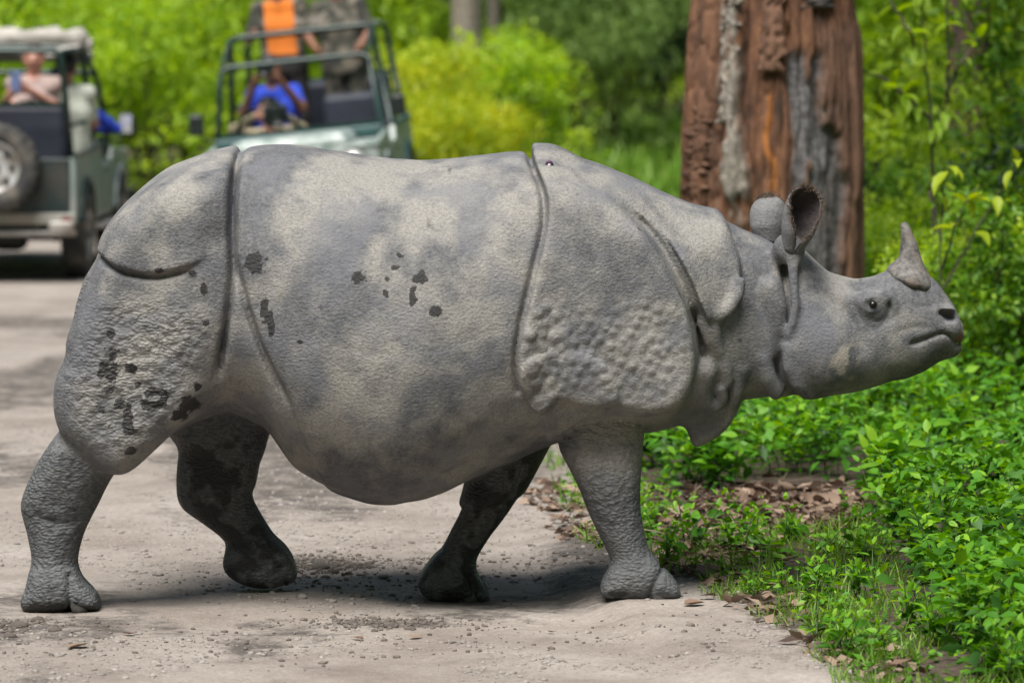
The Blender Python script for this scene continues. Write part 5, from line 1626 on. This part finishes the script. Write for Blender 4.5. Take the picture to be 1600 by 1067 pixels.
v = np.array([(x, y, 1.845 + .03 * math.sin(x * 7 + y * 5) - .10 * (1 - (x / .62) ** 2) * .6) for x in np.linspace(-.62, .62, 16) for y in np.linspace(-.9, .2, 14)])
f = np.array([[i * 14 + j, i * 14 + j + 1, (i + 1) * 14 + j + 1, (i + 1) * 14 + j] for i in range(15) for j in range(13)])
o = link('canvas_sheet', np_mesh('canvas_sheet', v, f, CANVAS), cv_)
md = o.modifiers.new('thick', 'SOLIDIFY'); md.thickness = .012

# ------------------------------------------------------------------ people
SKINB = simple_mat('skin_brown', (.20, .095, .060), .5, 0, .12, 8.)
SKINP = simple_mat('skin_light_brown', (.42, .20, .145), .5, 0, .12, 8.)
HAIR = simple_mat('hair_black', (.010, .009, .009), .55, 0, .3, 60.)
SHOE = simple_mat('shoe', (.03, .028, .025), .6)
def camo(name):
    m, n, l, b = new_mat(name)
    tc = n.new('ShaderNodeTexCoord')
    t = node(n, 'ShaderNodeTexVoronoi', Scale=14.)
    l.new(tc.outputs['Object'], t.inputs['Vector'])
    r = ramp(n, [(.0, (.060, .060, .045)), (.35, (.15, .13, .10)), (.6, (.035, .035, .030)), (.85, (.21, .19, .16))], 'CONSTANT')
    l.new(t.outputs['Color'], r.inputs['Fac']); l.new(r.outputs['Color'], b.inputs['Base Color'])
    b.inputs['Roughness'].default_value = .9
    return m
CAMO = camo('camouflage_cloth')
CLOTH = {'orange': simple_mat('cloth_orange', (.62, .17, .02), .9, 0, .1, 9.), 'blue': simple_mat('cloth_blue', (.012, .045, .42), .85, 0, .2, 9.), 'tan': simple_mat('cloth_tan', (.40, .33, .22), .9, 0, .2, 9.),
         'pale': simple_mat('cloth_pale', (.52, .55, .47), .9, 0, .12, 9.), 'dark': simple_mat('cloth_dark', (.030, .026, .026), .9, 0, .3, 9.), 'camo': CAMO, 'pink': simple_mat('cloth_grey_pink', (.33, .25, .23), .9, 0, .2, 9.)}
def sdf_mesh(bones, vox):
    """bones: (a, b, ra, rb, slot, k) tapered capsules -> one continuous skinned surface and a slot for every face"""
    pts = np.array([q for b_ in bones for q in (b_[0], b_[1])])
    lo, hi = pts.min(0) - .22, pts.max(0) + .22
    ax = [np.arange(lo[i], hi[i], vox, dtype=np.float32) for i in range(3)]
    D = np.full([len(a) for a in ax], 9.0, np.float32)
    for a, c, ra, rb, slot, k in bones:
        a, c = np.array(a, float), np.array(c, float)
        m = max(ra, rb) + .06
        sl = tuple(slice(int(np.searchsorted(ax[i], min(a[i], c[i]) - m)), int(np.searchsorted(ax[i], max(a[i], c[i]) + m))) for i in range(3))
        g = np.stack(np.meshgrid(*(ax[i][sl[i]] for i in range(3)), indexing='ij'), -1)
        ab = c - a
        t = np.clip(((g - a) @ ab) / max(ab @ ab, 1e-9), 0, 1)
        D[sl] = smin(D[sl], (np.linalg.norm(g - a - t[..., None] * ab, axis=-1) - (ra + (rb - ra) * t)).astype(np.float32), k)
    global gx, gy, gz, VOX
    sv_ = (gx, gy, gz, VOX)
    gx, gy, gz, VOX = ax[0], ax[1], ax[2], vox
    v, q = surface_nets(D)
    gx, gy, gz, VOX = sv_
    v = relax(v, q, 2, .5)
    ctr = v[q].mean(1)
    best, slot_ = np.full(len(q), 9.0), np.zeros(len(q), int)
    for a, c, ra, rb, slot, k in bones:
        a, c = np.array(a, float), np.array(c, float)
        ab = c - a
        t = np.clip(((ctr - a) @ ab) / max(ab @ ab, 1e-9), 0, 1)
        d = np.linalg.norm(ctr - a - t[:, None] * ab, axis=1) - (ra + (rb - ra) * t)
        u = d < best
        best[u] = d[u]; slot_[u] = slot
    return v, q, slot_, ctr
def person(label, M, J, top, trousers, skin, face=(0, 1, 0), jacket=None, cap=None, short=True):
    """J: joints in the jeep's frame: pelvis, chest, neck, head, and for s in l, r: sh, el, wr, hand, hip, kn, an, toe"""
    V_ = {k: np.array(x, float) for k, x in J.items()}
    fc = np.array(face, float); fc /= np.linalg.norm(fc)
    rt = np.cross(fc, [0, 0, 1.]); rt /= np.linalg.norm(rt)
    upv = np.cross(rt, fc)
    SK, TOP, TR, SH_, HR = 0, 1, 2, 3, 4
    B = []
    px_ = (V_['shr'] - V_['shl']); px_ = px_ / np.linalg.norm(px_)
    for s in (-1, 1):
        B.append((V_['pelvis'] + px_ * s * .07, V_['chest'] + px_ * s * .085, .115, .115, TOP, .05))
        B.append((V_['chest'] + px_ * s * .085, V_['neck'] + px_ * s * .06 - upv * .07, .115, .075, TOP, .05))
        B.append((V_['pelvis'] + px_ * s * .07 - [0, 0, .05], V_['pelvis'] + px_ * s * .07 + [0, 0, .03], .125, .118, TR, .04))
    B.append((V_['shl'], V_['shr'], .068, .068, TOP, .05))
    B.append((V_['neck'] - upv * .04, V_['head'] - upv * .05, .055, .05, SK, .03))
    h = V_['head']
    B.append((h + upv * .035 - fc * .015, h - upv * .015 + fc * .005, .092, .080, SK, .03))
    B.append((h - upv * .05 + fc * .03, h - upv * .085 + fc * .045, .058, .035, SK, .03))
    B.append((h + fc * .085 + upv * .01, h + fc * .108 - upv * .022, .010, .016, SK, .02))
    for s in (-1, 1):
        B.append((h + rt * s * .082 + upv * .0, h + rt * s * .086 - upv * .03, .016, .012, SK, .008))
        B.append((h + fc * .078 + rt * s * .032 + upv * .022, h + fc * .078 + rt * s * .020 + upv * .022, .012, .012, SK, .012))
    B.append((h + fc * .085 - upv * .05 - rt * .018, h + fc * .085 - upv * .05 + rt * .018, .010, .010, SK, .010))
    for s, sg in (('l', -1), ('r', 1)):
        sh, el, wr, hd = V_['sh' + s], V_['el' + s], V_['wr' + s], V_['hand' + s]
        mid = sh + (el - sh) * .75
        B.append((sh, mid, .060, .050, TOP, .03)); B.append((mid, el, .047, .042, SK if short else TOP, .02))
        B.append((el, wr, .042, .030, SK if short else TOP, .02))
        d = hd - wr; d = d / max(np.linalg.norm(d), 1e-6)
        across = np.cross(d, np.cross([0, 0, 1.], d) if abs(d[2]) < .9 else np.array([0, 1., 0])); across /= np.linalg.norm(across)
        curl = np.cross(across, d)
        pc = wr + d * .085
        for o in (-.024, 0, .024): B.append((wr + d * .01 + across * o * .5, pc + across * o, .022, .017, SK, .012))
        for k, (o, ln) in enumerate(((-.034, .062), (-.012, .075), (.011, .071), (.033, .055))):
            k1 = pc + across * o + d * ln * .5; k2 = k1 + d * ln * .38 + curl * ln * .35
            B.append((pc + across * o, k1, .0105, .0095, SK, .004)); B.append((k1, k2, .0095, .008, SK, .004))
        th = wr + d * .035 - across * .030; t1 = th + d * .035 - across * .030 + curl * .01
        B.append((wr + d * .02 - across * .015, th, .016, .014, SK, .008)); B.append((th, t1, .013, .010, SK, .004)); B.append((t1, t1 + d * .028 + curl * .010, .010, .008, SK, .004))
        hip, kn, an, toe = V_['hip' + s], V_['kn' + s], V_['an' + s], V_['toe' + s]
        B += [(hip, kn, .098, .066, TR, .03), (kn, an, .064, .050, TR, .02), (an, an - [0, 0, .05], .045, .04, SH_, .01), (an - [0, 0, .05], toe, .042, .034, SH_, .02)]
    v, q, slot, ctr = sdf_mesh(B, .0115)
    rel = ctr - h
    hu, hf = rel @ upv, rel @ fc
    inhead = (np.linalg.norm(rel, axis=1) < .15) & (slot == SK)
    hairy = inhead & ((hu > .055) | ((hf < -.02) & (hu > -.05)) | ((hf < .03) & (hu > .02)))
    slot[hairy] = HR
    if jacket:
        rel2 = ctr - V_['chest']
        f2 = np.cross([0, 0, 1.], px_)
        if f2 @ fc < 0: f2 = -f2
        op = (slot == TOP) & ~((rel2 @ f2 > .05) & (np.abs(rel2 @ px_) < .125))
        slot[op] = 5
    me = np_mesh('person', v, q, skin)
    for m_ in (CLOTH[top], CLOTH[trousers], SHOE, HAIR if not cap else CLOTH[cap], CLOTH[jacket] if jacket else HAIR): me.materials.append(m_)
    me.polygons.foreach_set('material_index', slot.astype(np.int32))
    root = empty('person'); tag(root, label, 'person')
    root.matrix_world = M
    link('body', me, root)
    e_me = EYEBALL
    for s in (-1, 1): link('eye', e_me, root, (h + fc * .083 + rt * s * .031 + upv * .010).tolist())
    return root
EYEBALL = ellipsoid('person_eye', (.011, .011, .010), EYE, 10, 8)
def standing(x, y, z0, h, arms, lean=(0, 0)):
    s = h / 1.75
    J = dict(pelvis=(x, y, z0 + .95 * s), chest=(x + lean[0] * .5, y + lean[1] * .5, z0 + 1.25 * s), neck=(x + lean[0], y + lean[1], z0 + 1.48 * s), head=(x + lean[0], y + lean[1] + .02, z0 + 1.62 * s))
    for k, sg in (('l', -1), ('r', 1)):
        J['sh' + k] = (x + lean[0] * .9 + sg * .175, y + lean[1] * .9, z0 + 1.42 * s)
        J['hip' + k] = (x + sg * .09, y, z0 + .90 * s); J['kn' + k] = (x + sg * .11, y + .03, z0 + .49 * s); J['an' + k] = (x + sg * .12, y, z0 + .09 * s); J['toe' + k] = (x + sg * .14, y + .17, z0 + .035)
        for nm, p in zip(('el', 'wr', 'hand'), arms[k]): J[nm + k] = p
    return J
def seated(x, y, zs, arms, lean=.0, fwd=1.0):
    J = dict(pelvis=(x, y, zs + .10), chest=(x, y + lean * .5, zs + .40), neck=(x, y + lean, zs + .62), head=(x, y + lean * 1.1 + .03 * fwd, zs + .77))
    for k, sg in (('l', -1), ('r', 1)):
        J['sh' + k] = (x + sg * .175, y + lean * .9, zs + .56)
        J['hip' + k] = (x + sg * .09, y + .02 * fwd, zs + .09); J['kn' + k] = (x + sg * .14, y + .44 * fwd, zs + .12); J['an' + k] = (x + sg * .14, y + .48 * fwd, zs - .28); J['toe' + k] = (x + sg * .14, y + .64 * fwd, zs - .33)
        for nm, p in zip(('el', 'wr', 'hand'), arms[k]): J[nm + k] = p
    return J
def camera_prop(label, M, loc, size, hood, aim=(0, 1, 0)):
    c = empty('camera'); tag(c, label, 'camera')
    c.matrix_world = M @ Matrix.Translation(Vector(loc)) @ Vector(aim).to_track_quat('Y', 'Z').to_matrix().to_4x4()
    boxo('camera_body', BLACKM, c, -.07 * size, .07 * size, -.04 * size, .03 * size, -.05 * size, .05 * size, bevel=.012)
    boxo('viewfinder', BLACKM, c, -.03 * size, .03 * size, -.03 * size, .02 * size, .05 * size, .08 * size, bevel=.008)
    v, f = ring_loft([((0, .03 * size, 0), (.036 * size, 0, 0), (0, 0, .036 * size)), ((0, hood * .7, 0), (.040 * size, 0, 0), (0, 0, .040 * size)), ((0, hood * .72, 0), (.050 * size, 0, 0), (0, 0, .050 * size)), ((0, hood, 0), (.056 * size, 0, 0), (0, 0, .056 * size)), ((0, hood * .8, 0), (.044 * size, 0, 0), (0, 0, .044 * size))], 20)
    link('lens', np_mesh('lens', v, f, BLACKM), c)
    return c
# in the jeep that faces the camera; x>0 is its right hand side (picture left)
person('person standing in jeep in orange shirt and camouflage jacket', M2, standing(.22, -.95, .66, 1.74, {'l': [(-.04, -.90, 1.80), (.05, -.72, 1.84), (.08, -.62, 1.86)], 'r': [(.50, -.90, 1.82), (.44, -.70, 1.86), (.42, -.60, 1.88)]}), 'orange', 'dark', SKINB, jacket='camo')
person('person standing in jeep in grey camouflage clothes beside orange shirted person', M2, standing(-.30, -.80, .60, 1.76, {'l': [(-.56, -.74, 1.80), (-.46, -.55, 1.66), (-.42, -.47, 1.60)], 'r': [(-.02, -.74, 1.80), (-.10, -.55, 1.68), (-.14, -.47, 1.64)]}), 'camo', 'camo', SKINB)
person('person seated in blue shirt holding a camera up to the face', M2, seated(.28, -.28, .80, {'l': [(.03, -.06, 1.22), (.19, .16, 1.50), (.24, .20, 1.545)], 'r': [(.53, -.06, 1.22), (.37, .16, 1.50), (.33, .20, 1.545)]}), 'blue', 'dark', SKINB)
camera_prop('black camera held up by the person in blue shirt', M2, (.285, .21, 1.58), 1.0, .13, (0, 1, -.05))
person('person crouching low at the windscreen in tan shirt with camera', M2, seated(.30, .02, .46, {'l': [(.02, .22, 1.06), (.12, .44, 1.17), (.16, .50, 1.19)], 'r': [(.60, .18, 1.10), (.38, .42, 1.20), (.30, .49, 1.21)]}, .06, .6), 'tan', 'dark', SKINP, short=False)
camera_prop('black camera with large lens hood above the jeep cowl', M2, (.20, .52, 1.20), 1.5, .26, (-.1, 1, -.1))
# in the jeep seen from behind
person('person turned backwards in jeep taking a picture with a phone', M1, seated(.28, -.88, 1.0, {'l': [(.53, -1.18, 1.36), (.30, -1.42, 1.52), (.26, -1.46, 1.55)], 'r': [(.05, -1.18, 1.36), (.12, -1.42, 1.46), (.15, -1.48, 1.52)]}, -.10, .5), 'pink', 'dark', SKINP, (0, -1, 0))
ph = empty('phone'); tag(ph, 'blue backed phone held up in the jeep seen from behind', 'phone')
ph.matrix_world = M1 @ Matrix.Translation((.20, -1.53, 1.60)) @ Matrix.Rotation(R(8), 4, 'X')
boxo('phone_body', simple_mat('phone_blue', (.16, .22, .42), .3), ph, -.042, .042, -.005, .005, -.085, .085, bevel=.004)
boxo('phone_lens', BLACKM, ph, -.034, -.014, -.009, -.004, .055, .076, bevel=.002)
person('driver in blue shirt leaning an elbow out of the jeep', M1, seated(.38, -.05, .80, {'l': [(.16, .16, 1.14), (.24, .36, 1.16), (.26, .44, 1.17)], 'r': [(.83, .12, 1.16), (.62, .34, 1.14), (.55, .40, 1.15)]}), 'blue', 'dark', SKINB, short=False, cap='blue')
person('passenger in pale shirt seated in the jeep seen from behind', M1, seated(.50, -.62, .92, {'l': [(.30, -.40, 1.22), (.40, -.20, 1.20), (.42, -.12, 1.20)], 'r': [(.70, -.42, 1.22), (.66, -.20, 1.22), (.62, -.12, 1.22)]}), 'pale', 'pale', SKINP, (0.2, 1, 0))
